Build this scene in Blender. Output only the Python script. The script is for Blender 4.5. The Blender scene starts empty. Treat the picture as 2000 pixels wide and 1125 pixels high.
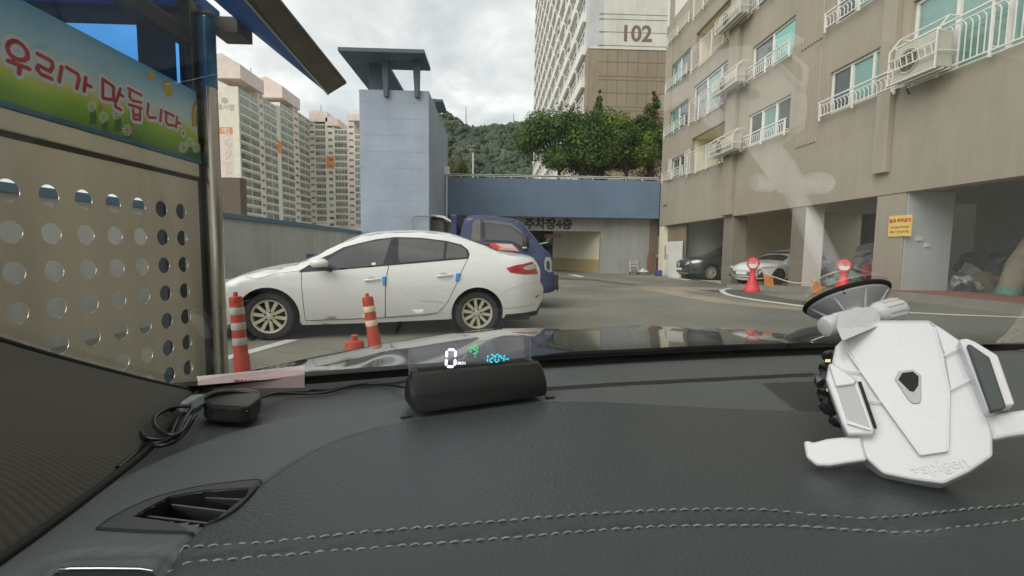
import bpy, bmesh, math, random
from mathutils import Vector, Matrix, noise
from mathutils.geometry import delaunay_2d_cdt
random.seed(7)
R = math.radians
PI = math.pi
SC = bpy.context.scene
COL = SC.collection
# ------------------------------------------------------------------ camera
H = 1.25
FPX = 900.0
YAW, PITCH, ROLL = R(-2.16), R(4.77), 0.0128
cam_d = bpy.data.cameras.new("camera")
cam_d.sensor_width = 36.0
cam_d.lens = FPX / 2000 * 36.0
cam_d.clip_start = 0.02
cam_d.clip_end = 6000
cam = bpy.data.objects.new("camera", cam_d)
COL.objects.link(cam)
CM = Matrix.Rotation(YAW, 4, 'Z') @ Matrix.Rotation(R(90) - PITCH, 4, 'X') @ Matrix.Rotation(ROLL, 4, 'Z')
cam.matrix_world = Matrix.Translation((0, 0, H)) @ CM
SC.camera = cam
CMI = CM.to_3x3().inverted()
EYE = Vector((0, 0, H))

def ray(px, py):
    return (CM.to_3x3() @ Vector(((px - 1000) / FPX, (562.5 - py) / FPX, -1.0)))
def onX(px, py, x):
    d = ray(px, py); return EYE + d * (x / d.x)
def onY(px, py, y):
    d = ray(px, py); return EYE + d * (y / d.y)
def onZ(px, py, z):
    d = ray(px, py); return EYE + d * ((z - H) / d.z)
def onP(px, py, p, n):
    d = ray(px, py); return EYE + d * ((p - EYE).dot(n) / d.dot(n))

# ------------------------------------------------------------------ world and sun
w = bpy.data.worlds.new("World"); SC.world = w; w.use_nodes = True
nt = w.node_tree; nt.nodes.clear()
def nn(nt, t, **k):
    n = nt.nodes.new(t)
    for a, b in k.items():
        if a == 'inp':
            for i, v in b.items(): n.inputs[i].default_value = v
        else: setattr(n, a, b)
    return n
SUN_EL, SUN_AZ = R(38), R(228)
sky = nn(nt, 'ShaderNodeTexSky', sky_type='NISHITA', sun_disc=False, sun_elevation=SUN_EL, sun_rotation=SUN_AZ)
tc = nn(nt, 'ShaderNodeTexCoord')
sep = nn(nt, 'ShaderNodeSeparateXYZ')
nt.links.new(tc.outputs['Generated'], sep.inputs[0])
mx = nn(nt, 'ShaderNodeMath', operation='MAXIMUM', inp={1: 0.0}); nt.links.new(sep.outputs[2], mx.inputs[0])
ad = nn(nt, 'ShaderNodeMath', operation='ADD', inp={1: 0.28}); nt.links.new(mx.outputs[0], ad.inputs[0])
cb = nn(nt, 'ShaderNodeCombineXYZ')
for i in (0, 1):
    dv = nn(nt, 'ShaderNodeMath', operation='DIVIDE')
    nt.links.new(sep.outputs[i], dv.inputs[0]); nt.links.new(ad.outputs[0], dv.inputs[1])
    nt.links.new(dv.outputs[0], cb.inputs[i])
n1 = nn(nt, 'ShaderNodeTexNoise', inp={'Scale': 2.3, 'Detail': 9.0, 'Roughness': 0.56, 'Distortion': 0.25})
n2 = nn(nt, 'ShaderNodeTexNoise', inp={'Scale': 0.9, 'Detail': 3.0, 'Roughness': 0.5})
nt.links.new(cb.outputs[0], n1.inputs['Vector']); nt.links.new(cb.outputs[0], n2.inputs['Vector'])
a1 = nn(nt, 'ShaderNodeMath', operation='MULTIPLY_ADD', inp={1: 0.45}); 
nt.links.new(n2.outputs['Fac'], a1.inputs[0]); nt.links.new(n1.outputs['Fac'], a1.inputs[2])
cr = nn(nt, 'ShaderNodeValToRGB')
cr.color_ramp.elements[0].position = 0.50; cr.color_ramp.elements[0].color = (5.0, 5.3, 5.6, 1)
cr.color_ramp.elements[1].position = 0.92; cr.color_ramp.elements[1].color = (11.5, 11.4, 11.0, 1)
e = cr.color_ramp.elements.new(0.66); e.color = (6.4, 6.6, 6.7, 1)
e = cr.color_ramp.elements.new(0.76); e.color = (7.9, 8.0, 7.9, 1)
nt.links.new(a1.outputs[0], cr.inputs[0])
mixs = nn(nt, 'ShaderNodeMix', data_type='RGBA', inp={'Factor': 0.93})
nt.links.new(sky.outputs[0], mixs.inputs['A']); nt.links.new(cr.outputs[0], mixs.inputs['B'])
bg = nn(nt, 'ShaderNodeBackground', inp={'Strength': 0.1})
nt.links.new(mixs.outputs['Result'], bg.inputs[0])
wo = nn(nt, 'ShaderNodeOutputWorld'); nt.links.new(bg.outputs[0], wo.inputs[0])
sd = bpy.data.lights.new("sun", 'SUN'); sd.energy = 2.2; sd.angle = R(50); sd.color = (1.0, 0.96, 0.90)
so = bpy.data.objects.new("sun", sd); COL.objects.link(so)
so.rotation_euler = (R(90) - SUN_EL, 0, PI - SUN_AZ)
SC.view_settings.view_transform = 'Standard'; SC.view_settings.look = 'None'
SC.view_settings.exposure = 0.36; SC.view_settings.gamma = 1.0
SC.render.engine = 'CYCLES'
SC.cycles.max_bounces = 8; SC.cycles.transparent_max_bounces = 12; SC.cycles.glossy_bounces = 4
SC.cycles.use_denoising = True
SC.cycles.sample_clamp_indirect = 4

# ------------------------------------------------------------------ materials
def srgb(r, g, b):
    f = lambda c: (c / 255) / 12.92 if c / 255 <= 0.04045 else ((c / 255 + 0.055) / 1.055) ** 2.4
    return (f(r), f(g), f(b))
MATS = {}
def pm(name, col, rough=.6, var=.12, vs=2.0, bump=0.0, bs=60.0, metal=0.0, coat=0.0, spec=.5, var2=None, vs2=20.0, stretch=None, bkind='noise', bdist=.002):
    """principled material with world-scale colour variation and optional grain"""
    if name in MATS: return MATS[name]
    m = bpy.data.materials.new(name); m.use_nodes = True
    nt = m.node_tree; b = nt.nodes['Principled BSDF']
    b.inputs['Roughness'].default_value = rough; b.inputs['Metallic'].default_value = metal
    b.inputs['Coat Weight'].default_value = coat; b.inputs['Coat Roughness'].default_value = .03
    b.inputs['Specular IOR Level'].default_value = spec
    b.inputs['Base Color'].default_value = (*col, 1)
    tc = nn(nt, 'ShaderNodeTexCoord'); vec = tc.outputs['Object']
    if stretch:
        mp = nn(nt, 'ShaderNodeMapping'); mp.inputs['Scale'].default_value = stretch
        nt.links.new(vec, mp.inputs[0]); vec2 = mp.outputs[0]
    else: vec2 = vec
    if var:
        no = nn(nt, 'ShaderNodeTexNoise', inp={'Scale': vs, 'Detail': 6.0, 'Roughness': .62})
        nt.links.new(vec2, no.inputs['Vector'])
        r = nn(nt, 'ShaderNodeValToRGB')
        r.color_ramp.elements[0].position = .3; r.color_ramp.elements[1].position = .72
        lo = tuple(max(0, c * (1 - var)) for c in col); hi = tuple(min(1, c * (1 + var)) for c in col)
        if var2: hi = var2
        r.color_ramp.elements[0].color = (*lo, 1); r.color_ramp.elements[1].color = (*hi, 1)
        nt.links.new(no.outputs['Fac'], r.inputs[0]); nt.links.new(r.outputs[0], b.inputs['Base Color'])
        rr = nn(nt, 'ShaderNodeMapRange', inp={'To Min': max(0, rough - .06), 'To Max': min(1, rough + .08)})
        nt.links.new(no.outputs['Fac'], rr.inputs[0]); nt.links.new(rr.outputs[0], b.inputs['Roughness'])
    if bump:
        if bkind == 'noise':
            bn = nn(nt, 'ShaderNodeTexNoise', inp={'Scale': bs, 'Detail': 4.0}); o = bn.outputs['Fac']
        elif bkind == 'leather':
            bn = nn(nt, 'ShaderNodeTexVoronoi', feature='F1', inp={'Scale': bs, 'Randomness': 1.0}); o = bn.outputs['Distance']
        nt.links.new(vec, bn.inputs['Vector'])
        bp = nn(nt, 'ShaderNodeBump', inp={'Strength': bump, 'Distance': bdist})
        nt.links.new(o, bp.inputs['Height']); nt.links.new(bp.outputs[0], b.inputs['Normal'])
    MATS[name] = m
    return m
def em(name, col, s):
    if name in MATS: return MATS[name]
    m = bpy.data.materials.new(name); m.use_nodes = True
    b = m.node_tree.nodes['Principled BSDF']
    b.inputs['Base Color'].default_value = (*col, 1); b.inputs['Emission Color'].default_value = (*col, 1)
    nt = m.node_tree; lw = nn(nt, 'ShaderNodeLayerWeight', inp={'Blend': .5}); iv = nn(nt, 'ShaderNodeMath', operation='SUBTRACT', inp={0: 1.0}); nt.links.new(lw.outputs['Facing'], iv.inputs[1])
    pw = nn(nt, 'ShaderNodeMath', operation='POWER', inp={1: 5.0}); nt.links.new(iv.outputs[0], pw.inputs[0])
    ms = nn(nt, 'ShaderNodeMath', operation='MULTIPLY', inp={1: s}); nt.links.new(pw.outputs[0], ms.inputs[0]); nt.links.new(ms.outputs[0], b.inputs['Emission Strength'])   # LED-like narrow beam, added to keep the digits out of the windscreen reflection
    b.inputs['Base Color'].default_value = (.02, .02, .02, 1)
    MATS[name] = m; return m
def sheet(name, tint, fac, ior=1.45, mul=1.0, trans=1.0):
    """thin clear pane: transparent with a fresnel mirror"""
    if name in MATS: return MATS[name]
    m = bpy.data.materials.new(name); m.use_nodes = True
    nt = m.node_tree; nt.nodes.clear()
    t = nn(nt, 'ShaderNodeBsdfTransparent', inp={'Color': (*tint, 1)})
    g = nn(nt, 'ShaderNodeBsdfGlossy', inp={'Roughness': 0.0, 'Color': (1, 1, 1, 1)})
    f = nn(nt, 'ShaderNodeFresnel', inp={'IOR': ior})
    mu = nn(nt, 'ShaderNodeMath', operation='MULTIPLY_ADD', use_clamp=True, inp={1: mul, 2: fac})
    nt.links.new(f.outputs[0], mu.inputs[0])
    mx = nn(nt, 'ShaderNodeMixShader'); nt.links.new(mu.outputs[0], mx.inputs[0])
    nt.links.new(t.outputs[0], mx.inputs[1]); nt.links.new(g.outputs[0], mx.inputs[2])
    o = nn(nt, 'ShaderNodeOutputMaterial'); nt.links.new(mx.outputs[0], o.inputs[0])
    MATS[name] = m; return m

# ------------------------------------------------------------------ mesh building
class MB:
    def __init__(s): s.v = []; s.f = []
    def add(s, vs, fs):
        n = len(s.v); s.v += [tuple(p) for p in vs]; s.f += [tuple(i + n for i in f) for f in fs]; return s
    def box(s, a, b, mat=None):
        x0, y0, z0 = a; x1, y1, z1 = b
        vs = [Vector(p) for p in ((x0,y0,z0),(x1,y0,z0),(x1,y1,z0),(x0,y1,z0),(x0,y0,z1),(x1,y0,z1),(x1,y1,z1),(x0,y1,z1))]
        if mat is not None: vs = [mat @ p for p in vs]
        return s.add(vs, [(0,3,2,1),(4,5,6,7),(0,1,5,4),(1,2,6,5),(2,3,7,6),(3,0,4,7)])
    def cbox(s, c, d, mat=None):
        return s.box([c[i]-d[i]/2 for i in range(3)], [c[i]+d[i]/2 for i in range(3)], mat)
    def bar(s, a, b, w, h=None, up=(0,0,1)):
        a = Vector(a); b = Vector(b); h = h or w; d = (b-a)
        if d.length < 1e-6: return s
        d.normalize(); u = Vector(up)
        if abs(d.dot(u)) > .98: u = Vector((0,1,0)) if abs(d.y) < .9 else Vector((1,0,0))
        x = d.cross(u).normalized(); y = x.cross(d).normalized()
        vs = []
        for p in (a, b):
            for (i, j) in ((-1,-1),(1,-1),(1,1),(-1,1)): vs.append(p + x*i*w/2 + y*j*h/2)
        return s.add(vs, [(0,1,2,3),(7,6,5,4),(0,4,5,1),(1,5,6,2),(2,6,7,3),(3,7,4,0)])
    def prism(s, pts, off):
        """closed outline pts (3D, planar) extruded by vector off"""
        n = len(pts); off = Vector(off); pts = [Vector(p) for p in pts]
        return s.add(pts + [p+off for p in pts], [tuple(range(n)), tuple(range(2*n-1, n-1, -1))] + [(i, i+n, (i+1)%n+n, (i+1)%n) for i in range(n)])
    def tube(s, pts, r, seg=8, cap=True):
        pts = [Vector(p) for p in pts]; rs = r if isinstance(r, (list, tuple)) else [r]*len(pts)
        vs = []; fs = []; prev = None
        for i, p in enumerate(pts):
            d = (pts[min(i+1, len(pts)-1)] - pts[max(i-1, 0)]).normalized()
            if prev is None:
                u = Vector((0,0,1)) if abs(d.z) < .9 else Vector((0,1,0))
                x = d.cross(u).normalized()
            else: x = (prev - d*prev.dot(d)).normalized()
            prev = x; y = d.cross(x)
            for k in range(seg):
                a = 2*PI*k/seg; vs.append(p + (x*math.cos(a) + y*math.sin(a))*rs[i])
        for i in range(len(pts)-1):
            for k in range(seg):
                fs.append((i*seg+k, i*seg+(k+1)%seg, (i+1)*seg+(k+1)%seg, (i+1)*seg+k))
        if cap:
            fs.append(tuple(range(seg-1, -1, -1))); fs.append(tuple((len(pts)-1)*seg+k for k in range(seg)))
        return s.add(vs, fs)
    def lathe(s, prof, c, axis=(0,0,1), seg=24, cap=True):
        """prof [(r, t)] turned about axis through c"""
        c = Vector(c); ax = Vector(axis).normalized()
        u = Vector((0,0,1)) if abs(ax.z) < .9 else Vector((1,0,0))
        x = ax.cross(u).normalized(); y = ax.cross(x); vs = []; fs = []
        for (r, t) in prof:
            for k in range(seg):
                a = 2*PI*k/seg; vs.append(c + ax*t + (x*math.cos(a) + y*math.sin(a))*r)
        for i in range(len(prof)-1):
            for k in range(seg):
                fs.append((i*seg+k, i*seg+(k+1)%seg, (i+1)*seg+(k+1)%seg, (i+1)*seg+k))
        if cap:
            fs.append(tuple(range(seg-1,-1,-1))); fs.append(tuple((len(prof)-1)*seg+k for k in range(seg)))
        return s.add(vs, fs)
    def grid(s, fn, nu, nv):
        vs = [fn(i/(nu-1), j/(nv-1)) for j in range(nv) for i in range(nu)]
        fs = [(j*nu+i, j*nu+i+1, (j+1)*nu+i+1, (j+1)*nu+i) for j in range(nv-1) for i in range(nu-1)]
        return s.add(vs, fs)
    def blob(s, c, r, n=2, amp=.15, sq=(1,1,1), seed=0):
        bm = bmesh.new(); bmesh.ops.create_icosphere(bm, subdivisions=n, radius=1)
        c = Vector(c)
        for v in bm.verts:
            k = 1 + amp*noise.noise(v.co*1.7 + Vector((seed*3.1, seed, 0)))*2 + amp*.5*noise.noise(v.co*5 + Vector((seed, 0, 9)))
            v.co = v.co*k
        vs = [c + Vector((v.co.x*sq[0]*r, v.co.y*sq[1]*r, v.co.z*sq[2]*r)) for v in bm.verts]
        fs = [tuple(v.index for v in f.verts) for f in bm.faces]; bm.free()
        return s.add(vs, fs)
    def build(s, name, m, parent=None, smooth=None, bevel=0.0, fixn=True):
        me = bpy.data.meshes.new(name); me.from_pydata(s.v, [], s.f); me.update()
        if fixn:
            bm = bmesh.new(); bm.from_mesh(me)
            bmesh.ops.recalc_face_normals(bm, faces=bm.faces)
            if bevel: 
                bmesh.ops.remove_doubles(bm, verts=bm.verts, dist=1e-5)
            bm.to_mesh(me); bm.free()
        me.materials.append(m)
        o = bpy.data.objects.new(name, me); COL.objects.link(o)
        if parent is not None:
            o.parent = parent; o.matrix_parent_inverse = wm(parent).inverted()
        if bevel:
            md = o.modifiers.new('bevel', 'BEVEL'); md.width = bevel; md.segments = 2; md.limit_method = 'ANGLE'; md.angle_limit = R(35)
        if smooth is not None:
            me.shade_smooth() if hasattr(me, 'shade_smooth') else None
            for p in me.polygons: p.use_smooth = True
            if smooth < 179: me.set_sharp_from_angle(angle=R(smooth))
        return o
def wm(o):
    m = Matrix.LocRotScale(o.location, o.rotation_euler, o.scale)
    if o.parent: m = wm(o.parent) @ o.matrix_parent_inverse @ m
    return m
def tag(o, label=None, cat=None, group=None, kind=None):
    if label: o['label'] = label
    if cat: o['category'] = cat
    if group: o['group'] = group
    if kind: o['kind'] = kind
    return o
def thing(name, label, cat, loc=(0,0,0), rz=0.0, group=None):
    o = bpy.data.objects.new(name, None); COL.objects.link(o)
    o.location = loc; o.rotation_euler = (0, 0, rz); o.empty_display_size = .2
    return tag(o, label, cat, group)
def dup_tree(o, parent=None, link_inv=None):
    c = o.copy(); COL.objects.link(c)
    if parent is not None:
        c.parent = parent; c.matrix_parent_inverse = o.matrix_parent_inverse.copy()
    for ch in [x for x in bpy.data.objects if x.parent == o]:
        dup_tree(ch, c)
    return c
def cdt(poly, holes=(), step=None, refine=None):
    """triangulate a 2D outline (with inner grid points) -> verts, faces"""
    vs = [Vector(p) for p in poly]; faces_in = []; edges = []
    n = len(poly); edges += [(i, (i+1)%n) for i in range(n)]
    for h in holes:
        k = len(vs); vs += [Vector(p) for p in h]; edges += [(k+i, k+(i+1)%len(h)) for i in range(len(h))]
    def inside(p, pg):
        r = False; j = len(pg)-1
        for i in range(len(pg)):
            a, b = pg[i], pg[j]
            if (a[1] > p[1]) != (b[1] > p[1]) and p[0] < (b[0]-a[0])*(p[1]-a[1])/(b[1]-a[1]) + a[0]: r = not r
            j = i
        return r
    if step:
        x0 = min(p[0] for p in poly); x1 = max(p[0] for p in poly); y0 = min(p[1] for p in poly); y1 = max(p[1] for p in poly)
        def dist(p, pg):
            best = 9
            for i in range(len(pg)):
                a = Vector(pg[i]); b = Vector(pg[(i+1)%len(pg)]); d = b-a
                t = max(0, min(1, (p-a).dot(d)/max(d.dot(d), 1e-12))); best = min(best, (p-a-d*t).length)
            return best
        nx = int((x1-x0)/step); ny = int((y1-y0)/step)
        for i in range(1, nx+1):
            for j in range(1, ny+1):
                p = Vector((x0+i*step-step*.37, y0+j*step-step*.41))
                if inside(p, poly) and not any(inside(p, h) for h in holes) and dist(p, poly) > step*.35: vs.append(p)
    ov, oe, of, *_ = delaunay_2d_cdt(vs, edges, [], 0, 1e-7)
    out = []
    for f in of:
        c = sum((Vector(ov[i]) for i in f), Vector((0,0)))/len(f)
        if inside(c, poly) and not any(inside(c, h) for h in holes): out.append(tuple(f))
    return [Vector(p) for p in ov], out
def dens(pts, step, closed=True):
    out = []; n = len(pts)
    for i in range(n if closed else n-1):
        a = Vector(pts[i]); b = Vector(pts[(i+1)%n]); k = max(1, int((b-a).length/step))
        out += [a.lerp(b, t/k) for t in range(k)]
    if not closed: out.append(Vector(pts[-1]))
    return out
def smooth_path(pts, k=6, closed=False):
    """catmull-rom through pts"""
    P = [Vector(p) for p in pts]; n = len(P); out = []
    for i in range(n if closed else n-1):
        g = lambda j: P[j % n] if closed else P[max(0, min(n-1, j))]
        p0, p1, p2, p3 = g(i-1), g(i), g(i+1), g(i+2)
        for t in range(k):
            u = t/k
            out.append(.5*((2*p1) + (p2-p0)*u + (2*p0-5*p1+4*p2-p3)*u*u + (3*p1-p0-3*p2+p3)*u**3))
    if not closed: out.append(P[-1])
    return out
def interp(tab, x):
    if x <= tab[0][0]: return tab[0][1]
    for (a, b), (c, d) in zip(tab, tab[1:]):
        if x <= c: return b + (d-b)*(x-a)/(c-a)
    return tab[-1][1]
def ss(a, b, x):
    t = max(0, min(1, (x-a)/(b-a))); return t*t*(3-2*t)
def text_mesh(body, size, M, depth=.0, bold=0.0):
    """mesh of a text laid in the xy plane, then moved by M; returns MB"""
    c = bpy.data.curves.new('t', 'FONT'); c.body = body; c.size = size; c.extrude = depth; c.offset = bold
    c.align_x = 'CENTER'; c.align_y = 'CENTER'; c.resolution_u = 3
    o = bpy.data.objects.new('t', c); COL.objects.link(o)
    bpy.context.view_layer.update()
    me = o.to_mesh(); mb = MB()
    mb.add([M @ v.co for v in me.vertices], [tuple(p.vertices) for p in me.polygons])
    o.to_mesh_clear(); bpy.data.objects.remove(o); bpy.data.curves.remove(c)
    return mb
def frame(origin, x, y):
    x = Vector(x).normalized(); y = Vector(y); y = (y - x*y.dot(x)).normalized(); z = x.cross(y)
    M = Matrix((( x.x, y.x, z.x, origin[0]), (x.y, y.y, z.y, origin[1]), (x.z, y.z, z.z, origin[2]), (0,0,0,1)))
    return M
def stroke(pts, w, z=0.0):
    """flat ribbon strokes with round ends in the xy plane -> (verts, faces)"""
    P = [Vector((p[0], p[1])) for p in pts]; vs = []; fs = []
    for i in range(len(P)-1):
        a, b = P[i], P[i+1]; d = (b-a).normalized(); n = Vector((-d.y, d.x))*w/2; k = len(vs)
        zz = z + i*1e-5
        vs += [Vector((*(a+n), zz)), Vector((*(b+n), zz)), Vector((*(b-n), zz)), Vector((*(a-n), zz))]; fs.append((k, k+3, k+2, k+1))
    for i, p in enumerate(P):
        k = len(vs); vs += [Vector((p.x+math.cos(a*PI/5)*w/2, p.y+math.sin(a*PI/5)*w/2, z-5e-6-i*1e-6)) for a in range(10)]; fs.append(tuple(range(k, k+10)))
    return vs, fs
# ================================================================== SETTING
FX = 8.65          # facade plane of the beige block
def gz(x, y):
    return .37*ss(2.0, 8.0, x)*(1-ss(8.0, 17.0, y))
def gpt(px, py, dz=0.0):
    """ground point behind a pixel"""
    z = 0
    for _ in range(12):
        p = onZ(px, py, z); z = gz(p.x, p.y)
    return Vector((p.x, p.y, gz(p.x, p.y)+dz))
M_asph = pm('asphalt', srgb(138,135,122), .85, .18, .45, bump=.5, bs=180, bdist=.004)
# extra speckle on asphalt
nt = M_asph.node_tree; b = nt.nodes['Principled BSDF']; src = b.inputs['Base Color'].links[0].from_socket
n_ = nn(nt, 'ShaderNodeTexNoise', inp={'Scale': 70.0, 'Detail': 6.0, 'Roughness': .8}); tcn = [n for n in nt.nodes if n.type == 'TEX_COORD'][0]
nt.links.new(tcn.outputs['Object'], n_.inputs['Vector'])
n3_ = nn(nt, 'ShaderNodeTexNoise', inp={'Scale': .22, 'Detail': 5.0, 'Distortion': 1.2}); nt.links.new(tcn.outputs['Object'], n3_.inputs['Vector'])
mr = nn(nt, 'ShaderNodeMapRange', inp={'From Min': .32, 'From Max': .68, 'To Min': .5, 'To Max': 1.45}); nt.links.new(n_.outputs['Fac'], mr.inputs[0])
mr2 = nn(nt, 'ShaderNodeMapRange', inp={'From Min': .35, 'From Max': .65, 'To Min': .72, 'To Max': 1.14}); nt.links.new(n3_.outputs['Fac'], mr2.inputs[0])
mm = nn(nt, 'ShaderNodeMath', operation='MULTIPLY'); nt.links.new(mr.outputs[0], mm.inputs[0]); nt.links.new(mr2.outputs[0], mm.inputs[1])
vo_ = nn(nt, 'ShaderNodeTexVoronoi', feature='DISTANCE_TO_EDGE', inp={'Scale': .42, 'Randomness': 1.0})
nz_ = nn(nt, 'ShaderNodeTexNoise', inp={'Scale': 2.2, 'Detail': 5.0}); nt.links.new(tcn.outputs['Object'], nz_.inputs['Vector'])
mxv = nn(nt, 'ShaderNodeMix', data_type='RGBA', inp={'Factor': .12}); nt.links.new(tcn.outputs['Object'], mxv.inputs['A']); nt.links.new(nz_.outputs['Color'], mxv.inputs['B']); nt.links.new(mxv.outputs['Result'], vo_.inputs['Vector'])
ck = nn(nt, 'ShaderNodeMapRange', inp={'From Min': .0, 'From Max': .006, 'To Min': .72, 'To Max': 1.0}); nt.links.new(vo_.outputs['Distance'], ck.inputs[0])
mk = nn(nt, 'ShaderNodeMath', operation='MULTIPLY'); nt.links.new(mm.outputs[0], mk.inputs[0]); nt.links.new(ck.outputs[0], mk.inputs[1]); mm = mk
vm = nn(nt, 'ShaderNodeVectorMath', operation='SCALE'); nt.links.new(src, vm.inputs[0]); nt.links.new(mm.outputs[0], vm.inputs['Scale'])
nt.links.new(vm.outputs[0], b.inputs['Base Color'])

xs = [-4000,-1500,-600,-200,-80,-30] + [-14+.5*i for i in range(60)] + [30,80,200,600,1500,4000]
ys = [-4000,-1500,-500,-100,-30] + [-8+.5*i for i in range(76)] + [45,80,200,600,1500,4000]
g = MB(); nx = len(xs)
g.v = [(x, y, gz(x, y)) for y in ys for x in xs]
g.f = [(j*nx+i, j*nx+i+1, (j+1)*nx+i+1, (j+1)*nx+i) for j in range(len(ys)-1) for i in range(nx-1)]
tag(g.build('ground', M_asph, smooth=60), kind='structure')

# painted lines: strips from pixel outlines laid on the ground
M_paint = pm('road_paint', srgb(225,225,215), .8, .14, 9, bump=.3, bs=150)
def ground_poly(name, pxs, m, lift, step=.25):
    pts = [gpt(*p) for p in pxs]
    ov, of = cdt([(p.x, p.y) for p in pts], step=step)
    mb = MB().add([(v.x, v.y, gz(v.x, v.y)+lift) for v in ov], of)
    return tag(mb.build(name, m, fixn=True), kind='structure')
ground_poly('parking_line', [(443,696),(560,664),(585,664),(540,677),(444,704)], M_paint, .006)
ground_poly('painted_line', [(1300,540.5),(1318,540.2),(1352,546),(1341,548)], M_paint, .006)
ground_poly('painted_line', [(1400,553.2),(1416,553.5),(1452,560),(1446,562)], M_paint, .006)
ground_poly('painted_line', [(1108,536.5),(1122,536.5),(1143,540.5),(1132,541.5)], M_paint, .006)
curve = [(1462,562.2),(1434,562.2),(1413,566),(1411,569.5),(1420,575),(1440,580),(1475,586),(1520,592),(1570,598.5),(1640,604),(1720,608),(1850,615),(2010,621),(2150,627)]
crv = smooth_path([Vector((p.x, p.y, 0)) for p in (gpt(*c) for c in curve)], 6)
mb = MB(); vs = []; 
for i, p in enumerate(crv):
    d = (crv[min(i+1, len(crv)-1)]-crv[max(i-1, 0)]).normalized(); n = Vector((-d.y, d.x, 0))*.07
    for q in (p+n, p-n): vs.append((q.x, q.y, gz(q.x, q.y)+.007))
mb.add(vs, [(2*i, 2*i+1, 2*i+3, 2*i+2) for i in range(len(crv)-1)])
tag(mb.build('curved_painted_line', M_paint), kind='structure')
M_worn = pm('worn_concrete', srgb(185,172,150), .9, .1, 1.4, bump=.5, bs=60, var2=srgb(150,140,122))
ground_poly('worn_concrete_strip', [(1240,562),(1262,560),(1330,560.5),(1398,563),(1404,568),(1372,571),(1330,567),(1348,574),(1400,582),(1440,590),(1520,596),(1600,602.5),(1700,607),(1760,612),(1660,611),(1570,607),(1480,599.5),(1400,592),(1330,580),(1280,570)], M_worn, .004)
M_dkasph = pm('dark_asphalt', srgb(92,88,80), .8, .18, 1.3, bump=.4, bs=90)  # darker asphalt tone, for one flat patch and a seam
ground_poly('dark_asphalt_patch', [(1352,566),(1400,571),(1413,575),(1440,583),(1520,594),(1600,601),(1700,606.8),(1760,611),(1760,606),(1600,593),(1470,572),(1460,566),(1420,566)], M_dkasph, .0045)
ground_poly('paving_seam', [(1035,545),(1060,540),(1160,545),(1240,556),(1236,557.5),(1150,548)], M_dkasph, .0035)

# raised red pavement with a kerb, in front of the bays
M_kerb = pm('kerb_concrete', srgb(142,136,124), .85, .2, 3, bump=.6, bs=40)
M_red = pm('red_paving', srgb(150,92,74), .85, .22, 2.5, bump=.4, bs=60)
kx = lambda y: 8.05 if y < 13 else 8.05 - .0*(y-13)
kp = MB(); ky = [4.0+.5*i for i in range(24)]
for a, b_ in zip(ky, ky[1:]):
    za, zb = gz(8, a)+.15, gz(8, b_)+.15
    kp.add([(7.95,a,gz(7.9,a)-.02),(7.95,b_,gz(7.9,b_)-.02),(7.98,b_,zb),(7.98,a,za),(8.12,b_,zb),(8.12,a,za)], [(0,1,2,3),(3,2,4,5)])
kp.add([(7.95,15.5,-.02),(8.12,15.5,-.02),(8.12,15.5,gz(8,15.5)+.15),(7.98,15.5,gz(8,15.5)+.15)], [(0,1,2,3)])
tag(kp.build('kerb', M_kerb), kind='structure')
kp = MB()
for a, b_ in zip(ky, ky[1:]):
    za, zb = gz(8, a)+.146, gz(8, b_)+.146
    kp.add([(8.12,a,za),(8.12,b_,zb),(9.8,b_,zb),(9.8,a,za)], [(0,1,2,3)])
tag(kp.build('red_pavement', M_red), kind='structure')
# ================================================================== BEIGE BLOCK ON THE RIGHT
def weather(m, amt=.16, vs=1.6, zs=.12, dirt=(.55,.52,.46)):
    """rain streaks and blotches multiplied into a painted wall"""
    nt = m.node_tree; b = nt.nodes['Principled BSDF']; src = b.inputs['Base Color'].links[0].from_socket
    tcn = [n for n in nt.nodes if n.type == 'TEX_COORD'][0]
    mp = nn(nt, 'ShaderNodeMapping'); mp.inputs['Scale'].default_value = (1, 1, zs); nt.links.new(tcn.outputs['Object'], mp.inputs[0])
    a = nn(nt, 'ShaderNodeTexNoise', inp={'Scale': vs*2.2, 'Detail': 8.0, 'Roughness': .7, 'Distortion': .3}); nt.links.new(mp.outputs[0], a.inputs[0])
    c = nn(nt, 'ShaderNodeTexNoise', inp={'Scale': vs*.35, 'Detail': 4.0, 'Roughness': .6}); nt.links.new(tcn.outputs['Object'], c.inputs[0])
    mu = nn(nt, 'ShaderNodeMath', operation='MULTIPLY'); nt.links.new(a.outputs['Fac'], mu.inputs[0]); nt.links.new(c.outputs['Fac'], mu.inputs[1])
    mr = nn(nt, 'ShaderNodeMapRange', inp={'From Min': .16, 'From Max': .40, 'To Min': 0, 'To Max': amt*2.2}); nt.links.new(mu.outputs[0], mr.inputs[0])
    mx = nn(nt, 'ShaderNodeMix', data_type='RGBA', blend_type='MULTIPLY'); nt.links.new(mr.outputs[0], mx.inputs['Factor']); nt.links.new(src, mx.inputs['A'])
    mx.inputs['B'].default_value = (*dirt, 1); nt.links.new(mx.outputs['Result'], b.inputs['Base Color']); return m
def M_wall(name, col, **k):
    return weather(pm(name, col, .88, k.get('var', .07), k.get('vs', .5), bump=.35, bs=35, bdist=.004, stretch=(1,1,.35)), k.get('amt', .16))
M_taupe = M_wall('taupe_render', srgb(166,157,141))
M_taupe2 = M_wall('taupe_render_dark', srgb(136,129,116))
M_offw = pm('offwhite_paint', srgb(222,220,212), .8, .08, .8, bump=.15, bs=40)
M_cream = pm('cream_paint', srgb(228,218,190), .85, .1, .8, bump=.15, bs=40)
M_white = pm('white_frame', srgb(226,224,216), .45, .05, 4)
M_dark = pm('dark_void', srgb(58,55,50), .9, .2, 1.0)
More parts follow.
